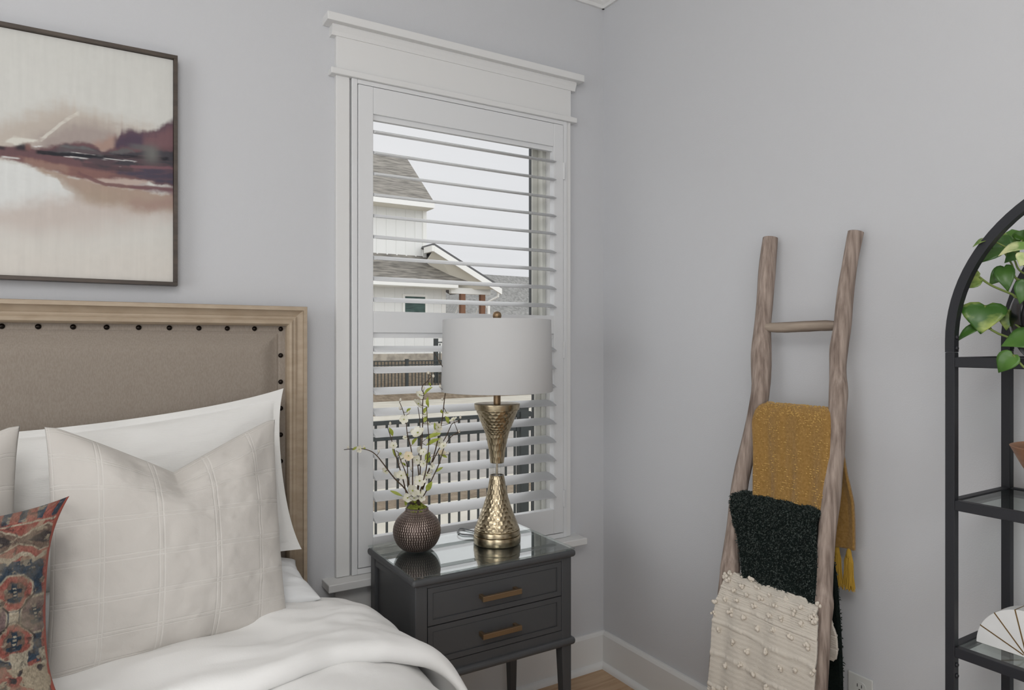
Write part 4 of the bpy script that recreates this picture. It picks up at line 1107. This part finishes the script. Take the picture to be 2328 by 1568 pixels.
for fx, fy in BUD:
    px_, py_ = zf(fx, fy)
    c = atD(px_, py_, VC, 0); near, bd = nearest(c, tw); c = c + FWD * float((near - c) @ FWD)
    k = MB(); k.lathe([(0.0008, 0), (0.0034, 0.002), (0.0042, 0.005), (0.0028, 0.009), (0.0005, 0.011)], c, 8)
    k.build('bud', M['bud'], fa, smooth=True)
    if 0.004 < bd < 0.05: MB().tube([near, c], [0.0010, 0.0007], 5).build('twig', M['twig'], fa)
def strap_leaf(base, tip, width, m, parent, name='leaf', fold=0.25, droop=0.12):
    base = np.array(base); tip = np.array(tip); ax = tip - base; L = np.linalg.norm(ax); ax = ax / L
    nr = -FWD + UPV * 0.5 + RGT * rng.uniform(-0.5, 0.5); nr = nr - ax * (nr @ ax); nr /= np.linalg.norm(nr); sd = np.cross(ax, nr)
    k = MB(); rows_ = []
    prof = [(0.0, 0.05), (0.15, 0.5), (0.35, 0.92), (0.55, 1.0), (0.75, 0.75), (0.9, 0.38), (1.0, 0.03)]
    for t, wd in prof:
        mid = base + ax * L * t + nr * (droop * L * math.sin(PI * t))
        for e in (-1, 0, 1): rows_.append(mid + sd * e * wd * width / 2 + nr * abs(e) * fold * width / 2 * wd)
    fs = [(r_ * 3 + e, r_ * 3 + e + 1, r_ * 3 + e + 4, r_ * 3 + e + 3) for r_ in range(6) for e in range(2)]
    k.add(rows_, fs); return k.build(name, m, parent, smooth=True)
LEAF = [((192,462),(182,375),26),((545,180),(535,95),26),((500,70),(570,5),22),((330,235),(375,195),20),((500,240),(525,185),24),((610,410),(595,330),26),((515,470),(640,425),28),((520,530),(635,475),28),((385,530),(435,470),26),((510,665),(550,600),28),((525,940),(568,870),36),((300,1005),(200,950),20),((690,270),(725,315),24),((605,765),(665,735),18),((665,245),(660,205),22),((500,320),(520,265),24),((190,575),(235,630),16),((255,630),(295,605),22),((395,1040),(380,985),30),((345,1010),(330,1075),22),((420,1060),(400,1000),36),((650,620),(705,640),18),((270,830),(300,775),24),((720,340),(700,285),16),((-155,575),(-110,545),16),((-60,555),(-35,560),12),((320,1010-280),(300,690),14),((560,640),(520,690),24),((570,100-110),(545,40-80),16),((685,-100),(690,-190),20),((330,820),(350,790),18)]
for (a, b), (c, d), wd in LEAF:
    p0 = atD(*zf(a, b), VC, 0); near, bd = nearest(p0, tw); p0 = p0 + FWD * float((near - p0) @ FWD)
    p1 = atD(*zf(c, d), p0, rng.uniform(-0.015, 0.01))
    strap_leaf(p0, p1 + (p1 - p0) * 0.12, wd / 4.02 / 732.0 * 1.4, M['leaf_lime'], fa)
    if 0.004 < bd < 0.05: MB().tube([near, p0], [0.0009, 0.0007], 5).build('twig', M['twig'], fa)
ms = MB()
for i in range(150):
    a = rng.uniform(0, 2 * PI); r_ = 0.031 * math.sqrt(rng.uniform(0, 1))
    c = np.array([VC[0] + r_ * math.cos(a), VC[1] + r_ * math.sin(a), TZ + 0.122 + 0.020 * (1 - (r_ / 0.033)**2) * rng.uniform(0.5, 1)])
    rr_ = rng.uniform(0.003, 0.006)
    ms.lathe([(0.2 * rr_, -rr_), (rr_, -0.3 * rr_), (0.9 * rr_, 0.4 * rr_), (0.2 * rr_, rr_)], c, 6)
mo = ms.build('moss', M['moss'], fa); mo['kind'] = 'stuff'

# ================================================================== LADDER
lad = thing('wooden_ladder', (-0.15, -0.96, 0.0), 'rustic driftwood blanket ladder leaning against the right wall', 'ladder')
RL = [(-0.033,-0.827,1.61,0.022),(-0.047,-0.828,1.528,0.0235),(-0.061,-0.831,1.436,0.0235),(-0.076,-0.833,1.346,0.024),(-0.088,-0.838,1.27,0.028),(-0.095,-0.843,1.222,0.0285),(-0.104,-0.849,1.169,0.026),(-0.111,-0.848,1.125,0.0255),(-0.125,-0.835,1.036,0.023),(-0.144,-0.817,0.92,0.023),(-0.154,-0.812,0.858,0.023),(-0.166,-0.811,0.781,0.023),(-0.181,-0.808,0.69,0.024),(-0.188,-0.811,0.646,0.028),(-0.199,-0.806,0.577,0.024),(-0.229,-0.803,0.385,0.025),(-0.242,-0.808,0.304,0.024),(-0.268,-0.812,0.15,0.025),(-0.291,-0.805,0.0,0.026)]
RR = [(-0.036,-1.099,1.591,0.020),(-0.051,-1.091,1.502,0.019),(-0.064,-1.087,1.422,0.021),(-0.076,-1.087,1.341,0.022),(-0.086,-1.083,1.281,0.023),(-0.096,-1.087,1.222,0.0205),(-0.104,-1.094,1.17,0.023),(-0.114,-1.097,1.104,0.022),(-0.127,-1.103,1.028,0.0215),(-0.137,-1.101,0.965,0.0225),(-0.15,-1.102,0.884,0.022),(-0.162,-1.099,0.804,0.022),(-0.175,-1.101,0.724,0.022),(-0.184,-1.105,0.666,0.022),(-0.189,-1.110,0.637,0.023),(-0.197,-1.112,0.59,0.0195),(-0.209,-1.116,0.515,0.019),(-0.221,-1.119,0.436,0.019),(-0.250,-1.125,0.25,0.021),(-0.291,-1.130,0.0,0.022)]
def branch(name, pts, m, parent, n=90, nth=28, seed=0, amp=0.07):
    s = spline(pts, n); k = MB()
    th = np.linspace(0, 2 * PI, nth, endpoint=False)
    P = np.zeros((n, nth, 3)); a = None
    for i in range(n):
        t = s[min(i + 1, n - 1), :3] - s[max(i - 1, 0), :3]; t /= np.linalg.norm(t)
        if a is None: a = np.cross(t, [0.2, 1.0, 0.1] if abs(t[1]) < 0.9 else [1.0, 0, 0])
        a = a - t * (a @ t); a /= np.linalg.norm(a); b = np.cross(t, a)
        rr_ = s[i, 3] * (1 + amp * 2 * (fbm(np.cos(th) * 1.6, np.sin(th) * 1.6, i / n * 14, seed) - 0.5))
        P[i] = s[i, :3] + (a[None] * np.cos(th)[:, None] + b[None] * np.sin(th)[:, None]) * rr_[:, None]
    # chamfer and close the ends
    e0 = (P[0] - s[0, :3]) * 0.86 + s[0, :3] - (s[1, :3] - s[0, :3]) * 0.12
    e1 = (P[-1] - s[-1, :3]) * 0.9 + s[-1, :3]
    c0 = np.repeat((e0.mean(0))[None], nth, 0); c1 = np.repeat((e1.mean(0))[None], nth, 0)
    P = np.concatenate([c0[None], e0[None], P, e1[None], c1[None]], 0)
    o = grid(name, P, m, parent, wrap=True)
    try: o.data.set_sharp_from_angle(angle=math.radians(50))
    except Exception: pass
    return o
branch('rail', RL, M['driftwood'], lad, seed=2)
branch('rail', RR, M['driftwood'], lad, seed=6)
RUNGS = [(1.342, -0.076, -0.84, -1.085), (1.092, -0.117, -0.845, -1.098), (0.832, -0.158, -0.812, -1.10), (0.597, -0.196, -0.808, -1.112), (0.345, -0.236, -0.806, -1.122), (0.13, -0.271, -0.812, -1.127)]
for i, (z, x, ya, yb) in enumerate(RUNGS):
    branch('rung', [(x - 0.004, ya + 0.004, z, 0.0085), (x - 0.003, ya - 0.012, z, 0.0125), (x, ya - 0.06, z - 0.001, 0.0150), (x, (ya + yb) / 2, z, 0.0150), (x, yb + 0.05, z + 0.001, 0.0145), (x, yb + 0.01, z, 0.012)], M['driftwood_rung'], lad, n=36, nth=16, seed=20 + i)

# ------------------------------------------------------------------ blankets on the rungs
def drape(name, rows_, m, parent, n=170, kx=120, seed=0, wr=0.006, thick=0.008, ribs=None, hem=0.0, mid=None):
    s = spline(rows_, n)
    t = np.linspace(0, 1, kx)
    P = np.zeros((n, kx, 3))
    P[..., 0] = s[:, 0][:, None]; P[..., 2] = s[:, 1][:, None]
    P[..., 1] = s[:, 2][:, None] * (1 - t)[None] + s[:, 3][:, None] * t[None]
    tt = np.ones((n, 1)) * t[None]; ss = np.linspace(0, 1, n)[:, None] * np.ones((1, kx))
    fold = np.sin((tt * 3.1 + 0.6 * fbm(tt * 2, ss * 2, 0, seed)) * 2 * PI) * 0.5 + (fbm(tt * 4, ss * 2.5, 0, seed + 1) - 0.5) * 2
    dst = np.abs(ss - (mid if mid is not None else 0.45)); amp = wr * np.clip(dst * 3.0, 0.15, 1)
    nx_ = np.gradient(P[..., 2], axis=0); nz2 = -np.gradient(P[..., 0], axis=0); ln = np.sqrt(nx_**2 + nz2**2) + 1e-9
    nx_, nz2 = nx_ / ln, nz2 / ln
    h = fold * amp
    if ribs is not None: h = h + ribs(tt, ss, P)
    P[..., 0] += -nx_ * h; P[..., 2] += -nz2 * h
    P[..., 1] += (fbm(ss * 6, tt * 1.5, 0, seed + 7) - 0.5) * 0.012
    o = grid(name, P, m, parent, solid=thick)
    return o, P, np.stack([-nx_, np.zeros_like(nx_), -nz2], -1)
# mustard
mu = thing('mustard_throw', (-0.115, -0.975, 0.75), 'mustard yellow knotted throw with tassels, topmost blanket on the ladder', 'blanket')
rows_m = [(-0.166,0.79,-0.880,-1.100),(-0.160,0.88,-0.873,-1.100),(-0.151,0.98,-0.868,-1.100),(-0.140,1.075,-0.857,-1.096),(-0.132,1.110,-0.866,-1.092),(-0.117,1.122,-0.880,-1.090),(-0.100,1.110,-0.870,-1.085),(-0.088,1.06,-0.865,-1.085),(-0.078,0.96,-0.868,-1.098),(-0.068,0.87,-0.875,-1.112),(-0.062,0.752,-0.885,-1.110)]
o, P, N = drape('throw_cloth', rows_m, M['mustard'], mu, seed=3, wr=0.007, thick=0.009, mid=0.5)
kn = MB()
for i in range(2600):
    a = int(rng.integers(2, P.shape[0] - 2)); b = int(rng.integers(2, P.shape[1] - 2))
    if vnoise(a * 0.22, b * 0.30, 0, 5) < 0.50 - 0.2 * (i % 2): continue
    sgn = 1
    c = P[a, b] + N[a, b] * 0.0052
    r_ = rng.uniform(0.0014, 0.0027)
    ex = rng.uniform(0.8, 2.0)
    vs_ = [c + N[a, b] * r_, c + np.array([0, r_ * ex, 0]), c + np.array([0, -r_ * ex, 0]), c + np.array([0, 0, r_]), c - np.array([0, 0, r_])]
    kn.add(vs_, [(0, 1, 3), (0, 3, 2), (0, 2, 4), (0, 4, 1)])
k_ = kn.build('yarn_knots', M['mustard_knot'], mu); k_['kind'] = 'stuff'
def tassel(c, L, W, m, parent, n=46):
    k = MB()
    k.lathe([(0.003, 0.006), (0.006, 0.0), (0.0075, -0.012), (0.006, -0.018)], c, 10)
    for i in range(n):
        a = rng.uniform(0, 2 * PI); r0 = 0.0045 * math.sqrt(rng.uniform(0, 1)); r1 = W * math.sqrt(rng.uniform(0.02, 1))
        l_ = L * rng.uniform(0.88, 1.05)
        d = np.array([math.cos(a) * 0.5, math.sin(a), 0])
        pts = [c + d * r0, c + d * (r0 * 1.5 + r1 * 0.35) + np.array([0, 0, -l_ * 0.3]), c + d * r1 * 0.75 + np.array([0, rng.uniform(-.002, .002), -l_ * 0.65]), c + d * r1 + np.array([0, rng.uniform(-.003, .003), -l_])]
        k.tube(pts, 0.00115, 4)
    return k.build('tassel', m, parent)
for yy, zz in ((-1.062, 0.748), (-1.096, 0.748), (-1.025, 0.748), (-0.985, 0.75), (-0.945, 0.75), (-0.905, 0.752)):
    tassel(np.array([-0.062, yy, zz]), 0.102, 0.0175, M['mustard_yarn'], mu, 90)
# dark green
gr = thing('green_boucle_throw', (-0.15, -0.96, 0.12), 'dark green shaggy boucle throw, middle blanket on the ladder', 'blanket')
rows_g = [(-0.206,0.55,-0.880,-1.098),(-0.199,0.64,-0.868,-1.096),(-0.191,0.73,-0.848,-1.094),(-0.187,0.800,-0.820,-1.090),(-0.180,0.845,-0.812,-1.088),(-0.159,0.862,-0.814,-1.086),(-0.136,0.845,-0.815,-1.082),(-0.125,0.78,-0.82,-1.080),(-0.108,0.66,-0.83,-1.092),(-0.094,0.52,-0.84,-1.092),(-0.084,0.35,-0.85,-1.090),(-0.080,0.14,-0.86,-1.088)]
o, P, N = drape('throw_cloth', rows_g, M['green_boucle'], gr, n=220, seed=9, wr=0.005, thick=0.012, mid=0.42)
pl = MB()
nt_ = 0
for i in range(20000):
    a = int(rng.integers(1, P.shape[0] - 1)); b = int(rng.integers(0, P.shape[1]))
    nrm = N[a, b]; c = P[a, b] + nrm * 0.004
    if b < 2 or b > P.shape[1] - 3: nrm = nrm + np.array([0, (1 if b < 2 else -1) * 1.2, 0])
    dr = nrm + rng.normal(0, 0.8, 3); dr = dr / np.linalg.norm(dr)
    l_ = rng.uniform(0.005, 0.011); wv = rng.normal(0, 1, 3); wv = np.cross(dr, wv); wv /= np.linalg.norm(wv)
    bend = rng.normal(0, 0.5, 3) + np.array([0, 0, -0.5])
    p1 = c + dr * l_ * 0.55; p2 = p1 + (dr * 0.4 + bend * 0.6) * l_ * 0.6
    w_ = 0.0014
    k0 = len(pl.v)
    pl.v += [tuple(c - wv * w_), tuple(c + wv * w_), tuple(p1 - wv * w_ * 1.3), tuple(p1 + wv * w_ * 1.3), tuple(p2)]
    pl.f += [(k0, k0 + 1, k0 + 3, k0 + 2), (k0 + 2, k0 + 3, k0 + 4)]
me = bpy.data.meshes.new('pile'); og = np.array(wloc(gr)); me.from_pydata((np.array(pl.v) - og).tolist(), [], pl.f)
po = link_mesh('boucle_pile', me, M['green_pile'], gr); po['kind'] = 'stuff'
# cream
cr = thing('cream_throw', (-0.2, -0.97, 0.27), 'cream woven throw with small tufts, lowest blanket on the ladder', 'blanket')
rows_c = [(-0.276,0.315,-0.808,-1.134),(-0.262,0.42,-0.806,-1.132),(-0.246,0.53,-0.806,-1.132),(-0.234,0.590,-0.815,-1.124),(-0.222,0.624,-0.822,-1.114),(-0.197,0.636,-0.826,-1.108),(-0.174,0.624,-0.83,-1.108),(-0.160,0.585,-0.83,-1.112),(-0.152,0.545,-0.835,-1.122),(-0.147,0.50,-0.84,-1.120),(-0.145,0.482,-0.85,-1.108)]
def cribs(tt, ss, P):
    q = ss * 13.0 + 0.30 * fbm(tt * 3, ss * 3, 0, 14) + 0.15 * tt
    line = np.exp(-((q % 1.0 - 0.5) / 0.055)**2)
    fine = np.sin((ss + 0.004 * fbm(tt * 9, ss * 20, 0, 2)) * 2 * PI * 86) * 0.0004 * (0.3 + 1.2 * fbm(tt * 8, ss * 30, 0, 6))
    col_ = np.sin(tt * 2 * PI * 5 + fbm(tt * 2, ss * 4, 0, 4)) * 0.0010
    return line * 0.0032 * (0.6 + 0.8 * vnoise(tt * 60, ss * 40, 0, 3)) + fine + col_ + (fbm(tt * 40, ss * 90, 0, 8) - 0.5) * 0.0013
o, P, N = drape('throw_cloth', rows_c, M['cream_weave'], cr, n=420, kx=200, seed=17, wr=0.0045, thick=0.006, ribs=cribs, mid=0.6)
# tufts on the front
for k in range(58):
    if k < 44:
        rw = k // 6; cl = k % 6
        a = int((0.03 + rw * 0.062) * P.shape[0]); b = int(((cl + 0.5 + 0.5 * (rw % 2)) / 6.4) * P.shape[1])
    else:
        a = int(rng.uniform(0.02, 0.55) * P.shape[0]); b = [0, P.shape[1] - 1][k % 2]
    a = min(max(a + int(rng.integers(-6, 7)), 0), P.shape[0] - 1); b = min(max(b + int(rng.integers(-5, 6)), 0), P.shape[1] - 1)
    c = P[a, b] + N[a, b] * 0.005
    tf = MB()
    for j in range(5):
        cc = c + rng.normal(0, 0.0028, 3) + N[a, b] * 0.002; r_ = rng.uniform(0.0036, 0.0058)
        tf.lathe([(0.3 * r_, -r_), (0.9 * r_, -0.4 * r_), (0.9 * r_, 0.4 * r_), (0.3 * r_, r_)], cc, 6)
    tf.build('tuft', M['cream_tuft'], cr, smooth=True)
fr_ = MB()
for i in range(70):
    b = int(i / 69 * (P.shape[1] - 1)); c = P[0, b]
    d = rng.normal(0, 0.004, 3)
    fr_.tube([c + [0, 0, 0.006], c + np.array([d[0] * 0.4, d[1] * 0.4, -0.012]), c + np.array([d[0], d[1], -0.034])], [0.0026, 0.0024, 0.0014], 5)
fo = fr_.build('fringe', M['cream_tuft'], cr, smooth=True); fo['kind'] = 'stuff'

# ================================================================== ETAGERE
sf = thing('arched_shelf', (-0.17, -1.77, 0.0), 'black metal etagere with arched top and glass shelves by the right wall', 'shelf')
BM = M['black_metal']
AX, BXx = -0.285, -0.050
YA, YBB = -1.4600, -2.0830            # post centre lines
hw_ = 0.0088
ZA = 1.300
Rc = (YA - YBB) / 2; yc = (YA + YBB) / 2
for x in (AX, BXx):
    for yy in (YA, YBB):
        MB().box(x - hw_, x + hw_, yy - hw_, yy + hw_, 0.0, 1.2776).build('post', BM, sf, bevel=0.001, seg=1)
    # arch of square bar, sleeves start just above the top shelf
    ar = MB(); ring_ = []
    path = [(YA, 1.278), (YA, ZA)] + [(yc + Rc * math.cos(a), ZA + Rc * math.sin(a)) for a in np.linspace(0, PI, 49)[1:-1]] + [(YBB, ZA), (YBB, 1.278)]
    vs_ = []
    for i, (yy, zz) in enumerate(path):
        p0 = path[max(i - 1, 0)]; p1 = path[min(i + 1, len(path) - 1)]
        t = np.array([p1[0] - p0[0], p1[1] - p0[1]]); t /= np.linalg.norm(t); nn = np.array([-t[1], t[0]])
        for sx_, sn in ((-1, -1), (1, -1), (1, 1), (-1, 1)):
            vs_.append((x + sx_ * hw_, yy + nn[0] * sn * hw_, zz + nn[1] * sn * hw_))
    L = len(path)
    fs = [(i*4 + j, i*4 + (j+1) % 4, (i+1)*4 + (j+1) % 4, (i+1)*4 + j) for i in range(L - 1) for j in range(4)] + [(0,1,2,3), ((L-1)*4+3, (L-1)*4+2, (L-1)*4+1, (L-1)*4)]
    ar.add(vs_, fs).build('arch', BM, sf, autosmooth=35)
SHZ = [1.268, 0.981, 0.687, 0.395, 0.10]
for zt in SHZ:
    shp = MB().box(AX - hw_ * 0.9, AX + hw_ * 0.9, YBB + hw_, YA - hw_, zt - 0.020, zt).build('shelf_bar', BM, sf, bevel=0.001, seg=1)
    MB().box(BXx - hw_ * 0.9, BXx + hw_ * 0.9, YBB + hw_, YA - hw_, zt - 0.020, zt).build('shelf_bar', BM, sf, bevel=0.001, seg=1)
    for yy in (YA, YBB):
        MB().box(AX + hw_, BXx - hw_, yy - hw_ * 0.9, yy + hw_ * 0.9, zt - 0.020, zt).build('shelf_bar', BM, sf, bevel=0.001, seg=1)
    MB().box(AX + hw_, BXx - hw_, YBB + hw_, YA - hw_, zt - 0.007, zt - 0.002).build('glass_shelf', M['shelf_glass'], sf)
bm_ = MB(); bm_.lathe([(0.0046, 0), (0.0046, 0.0015), (0.0030, 0.0035), (0.0006, 0.0042)], (0, 0, 0), 10)
bme = bm_.mesh('bolt', smooth=True); bme.transform(Matrix.Rotation(PI / 2, 4, 'X'))
for z in (1.308, 1.286, 0.650, 0.628):
    for x in (AX, BXx):
        link_mesh('bolt', bme, BM, sf, Vector((x, YA - hw_, z)) - sf.location)

# pothos in a black pot on the top shelf
PC = np.array([-0.168, -1.603, SHZ[0] - 0.0018])
pt = thing('potted_pothos', PC, 'trailing variegated pothos in a glossy black pot on the top glass shelf', 'potted plant')
pprof = [(0.045, 0.0), (0.056, 0.003), (0.070, 0.020), (0.080, 0.045), (0.086, 0.075), (0.084, 0.100), (0.075, 0.125), (0.066, 0.140), (0.064, 0.146), (0.060, 0.146), (0.058, 0.12)]
k = MB(); spf = spline(pprof, 40); npf = 84
for r_, z in spf:
    for j in range(npf):
        th_ = 2 * PI * j / npf; f = 1 - 0.030 * abs(math.sin(th_ * 7)) * float(sstep(0.0, 0.03, z)) * float(sstep(0.145, 0.12, z))
        k.v.append((PC[0] + r_ * f * math.cos(th_), PC[1] + r_ * f * math.sin(th_), PC[2] + z))
for i in range(len(spf) - 1):
    for j in range(npf): k.f.append((i*npf + j, i*npf + (j+1) % npf, (i+1)*npf + (j+1) % npf, (i+1)*npf + j))
k.f.append(tuple(range(npf))[::-1])
k.build('pot', M['black_glaze'], pt, autosmooth=60)
MB().lathe([(0.001, 0.128), (0.059, 0.128)], PC, 32, cap=False).build('soil', M['soil'], pt)
PTOP = PC + np.array([0, 0, 0.135])
def heart_leaf(base, tip, width, m, parent, face=None, fold=0.22, cup=0.10):
    base = np.array(base); tip = np.array(tip); ax = tip - base; L = np.linalg.norm(ax); ax = ax / L
    nr = np.array(face if face is not None else -FWD * 0.8 + UPV * 0.6); nr = nr - ax * (nr @ ax); nr /= np.linalg.norm(nr); sd = np.cross(ax, nr)
    prof = [(-0.10, 0.30), (-0.06, 0.66), (0.06, 0.92), (0.20, 1.0), (0.36, 0.95), (0.52, 0.80), (0.67, 0.58), (0.80, 0.36), (0.90, 0.18), (1.0, 0.015)]
    cols = [-1, -0.7, -0.35, 0, 0.35, 0.7, 1]
    k = MB(); rows_ = []
    for i, (t, wd) in enumerate(prof):
        for e in cols:
            tt = t if t > 0 else t * (abs(e) if abs(e) > 0.2 else -0.6)      # lobes beside the petiole
            if i == 0 and abs(e) < 0.2: tt = 0.0
            bend = cup * L * math.sin(PI * min(max(t, 0), 1)) - 0.10 * L * max(t, 0)**2
            rows_.append(base + ax * L * tt + sd * e * wd * width / 2 + nr * (bend + fold * width / 2 * wd * abs(e)**1.3 * 0.8 + 0.012 * width * math.sin(t * 9 + e * 4)))
    nc = len(cols)
    fs = [(r_*nc + e, r_*nc + e + 1, (r_+1)*nc + e + 1, (r_+1)*nc + e) for r_ in range(len(prof) - 1) for e in range(nc - 1)]
    k.add(rows_, fs); o = k.build('leaf', m, parent, smooth=True)
    s = o.modifiers.new('thickness', 'SOLIDIFY'); s.thickness = 0.0006
    return o
def stem(pts, r, parent, ends=None):
    MB().tube(spline(pts, 18), r, 7).build('stem', M['pothos_stem'], parent, smooth=True)
XA = -0.22
lx = lambda px, py, x=XA: atX(px, py, x)
PV, PG, PP = M['pothos_var'], M['pothos'], M['pothos_pale']
up = np.array([0, 0, 1.0])
leaves = [  # base px, tip px, width px, x depth base/tip, material, facing
 ((2272,558),(2203,602),52,-0.23,-0.255,PG,(-0.8,-0.5,0.5)),
 ((2254,545),(2212,556),22,-0.27,-0.31,PV,(-0.5,-0.2,0.9)),
 ((2278,566),(2274,521),44,-0.23,-0.22,PV,(-0.9,-0.4,0.2)),
 ((2304,549),(2300,519),46,-0.19,-0.18,PG,(-0.9,-0.3,0.5)),
 ((2322,545),(2334,520),40,-0.20,-0.20,PG,(-0.9,-0.3,0.5)),
 ((2330,558),(2268,578),34,-0.25,-0.27,PP,(-0.7,-0.4,0.9)),
 ((2318,575),(2282,596),34,-0.23,-0.24,PG,(-0.7,-0.4,0.7)),
 ((2227,630),(2180,652),50,-0.25,-0.255,PV,(-0.7,-0.6,0.6)),
 ((2283,612),(2249,648),34,-0.22,-0.23,PG,(-0.9,-0.5,0.1)),
 ((2281,608),(2292,661),40,-0.23,-0.24,PG,(-0.9,-0.4,0.1)),
 ((2336,580),(2318,604),40,-0.27,-0.28,PP,(-0.8,-0.4,0.6)),
 ((2240,694),(2229,757),88,-0.245,-0.265,PV,(-0.80,-0.35,0.75)),
 ((2224,740),(2173,775),24,-0.25,-0.265,PG,(-0.5,-0.6,0.8)),
 ((2289,706),(2288,750),38,-0.215,-0.225,PV,(-0.9,-0.4,0.3)),
 ((2350,768),(2275,783),62,-0.31,-0.33,PG,(-0.8,-0.3,0.7)),
 ((2303,806),(2268,847),46,-0.33,-0.335,PG,(-0.9,-0.3,0.4)),
 ((2334,640),(2318,690),40,-0.29,-0.30,PG,(-0.9,-0.3,0.3)),
 ((2350,540),(2368,500),46,-0.20,-0.19,PG,(-0.9,-0.3,0.4)),
 ((2360,590),(2385,575),44,-0.24,-0.24,PV,(-0.9,-0.3,0.4)),
 ((2420,560),(2450,540),50,-0.2,-0.2,PG,(-0.9,-0.3,0.4)),
 ((2400,640),(2420,690),50,-0.29,-0.30,PV,(-0.9,-0.3,0.4)),
]
for (bx, by), (tx, ty), wd, x0, x1, m_, fc in leaves:
    p0 = lx(bx, by, x0); p1 = lx(tx, ty, x1)
    ppm = FPX / ((p0 - CAM) @ FWD)
    heart_leaf(p0, p1, wd / ppm, m_, pt, fc)
mid_ = PTOP + np.array([-0.02, 0.02, 0.03])
stem([PTOP, lx(2320,676,-0.26), lx(2300,668,-0.26), lx(2253,648,-0.255), lx(2227,630,-0.25)], 0.0022, pt)
stem([PTOP, lx(2318,640,-0.22), lx(2300,600,-0.22), lx(2272,558,-0.23)], 0.0018, pt)
stem([PTOP, lx(2325,620,-0.21), lx(2305,590,-0.21), lx(2278,566,-0.23)], 0.0018, pt)
stem([PTOP, lx(2335,610,-0.20), lx(2312,570,-0.19), lx(2304,549,-0.19)], 0.0018, pt)
stem([PTOP, lx(2330,640,-0.22), lx(2305,628,-0.22), lx(2283,612,-0.22)], 0.0018, pt)
stem([PTOP, lx(2330,650,-0.27), lx(2335,700,-0.29), lx(2325,775,-0.27), lx(2294,767,-0.255), lx(2252,748,-0.25), lx(2240,715,-0.25), lx(2240,694,-0.245)], 0.0022, pt)
stem([PTOP, lx(2345,660,-0.28), lx(2340,745,-0.30), lx(2310,738,-0.23), lx(2289,706,-0.215)], 0.0018, pt)
stem([lx(2252,748,-0.25), lx(2236,744,-0.25), lx(2224,740,-0.25)], 0.0016, pt)
stem([PTOP, lx(2360,680,-0.29), lx(2362,760,-0.30), lx(2350,768,-0.31)], 0.002, pt)
stem([PTOP, lx(2380,680,-0.29), lx(2385,800,-0.315), lx(2340,840,-0.325), lx(2303,806,-0.33)], 0.002, pt)
stem([PTOP, lx(2336,600,-0.24), lx(2322,580,-0.24), lx(2254,545,-0.27)], 0.0014, pt)
for q in ((2334,640,-0.29), (2350,540,-0.20), (2360,590,-0.24), (2420,560,-0.2), (2400,640,-0.29), (2330,558,-0.25), (2322,545,-0.20), (2318,575,-0.23), (2336,580,-0.27)):
    e = lx(*q); stem([PTOP, (PTOP + e) / 2 + up * 0.012, e], 0.0016, pt)

# wooden bowl on the middle shelf
BC = np.array([-0.168, -1.632, SHZ[1] - 0.0018])
bw = thing('wooden_bowl', BC, 'turned wooden bowl on the middle glass shelf', 'bowl')
MB().lathe([(0.050, 0.0), (0.052, 0.004), (0.046, 0.012), (0.052, 0.020), (0.072, 0.045), (0.092, 0.080), (0.108, 0.112), (0.110, 0.1155), (0.107, 0.1165), (0.101, 0.110), (0.084, 0.080), (0.062, 0.048), (0.030, 0.030), (0.001, 0.028)], BC, 72).build('bowl_body', M['bowl_wood'], bw, autosmooth=50)

# marble half-round bookend with brass inlay
MC = np.array([-0.20, -1.566, SHZ[2] - 0.0018])
mk = thing('marble_bookend', MC, 'white marble half-round bookend with brass fan inlay on the lower shelf', 'bookend')
rM = 0.090
poly = [(MC[1] + rM * math.cos(a), MC[2] + rM * math.sin(a)) for a in np.linspace(0, PI, 49)]
MB().prism(poly, 'x', -0.222, -0.180).build('half_disc', M['marble'], mk, bevel=0.0012, seg=2)
for a in (24, 51, 77, 103, 129, 156):
    r_ = math.radians(a); d = np.array([0, math.cos(r_), math.sin(r_)]); nn = np.array([0, -math.sin(r_), math.cos(r_)])
    il = MB(); w_ = 0.0012
    p0 = np.array([0, MC[1], MC[2] + 0.002]) + d * 0.006; p1 = np.array([0, MC[1], MC[2]]) + d * (rM + 0.0003)
    vs_ = []
    for x in (-0.2224, -0.180):
        for p_, s_ in ((p0, -1), (p0, 1), (p1, 1), (p1, -1)):
            q = p_ + nn * w_ * s_; vs_.append((x, q[1], q[2]))
    il.add(vs_, [(0,1,2,3),(7,6,5,4),(0,4,5,1),(1,5,6,2),(2,6,7,3),(3,7,4,0)]).build('brass_inlay', M['brass_inlay'], mk)

# ------------------------------------------------------------------ wall outlet
ol = thing('wall_outlet', (-0.003, -1.091, 0.287), 'white duplex electrical outlet low on the right wall', 'outlet')
MB().box(-0.0055, 0.0, -1.1265, -1.0565, 0.287, 0.4025).build('cover_plate', M['outlet'], ol, bevel=0.0025, seg=3)
for zc in (0.372, 0.320):
    oc = [(-1.0915 + 0.0175 * math.copysign(abs(math.cos(a))**0.8, math.cos(a)), zc + 0.0145 * math.copysign(abs(math.sin(a))**0.8, math.sin(a))) for a in np.linspace(0, 2 * PI, 28, endpoint=False)]
    r_ = MB().prism(oc, 'x', -0.0075, -0.004).build('receptacle', M['outlet'], ol)
    for yy in (-1.0855, -1.0975):
        MB().box(-0.0078, -0.006, yy - 0.0010, yy + 0.0010, zc - 0.001, zc + 0.0075).build('slot', M['slot'], r_)
    MB().box(-0.0078, -0.006, -1.0935, -1.0895, zc - 0.0095, zc - 0.0055).build('slot', M['slot'], r_)
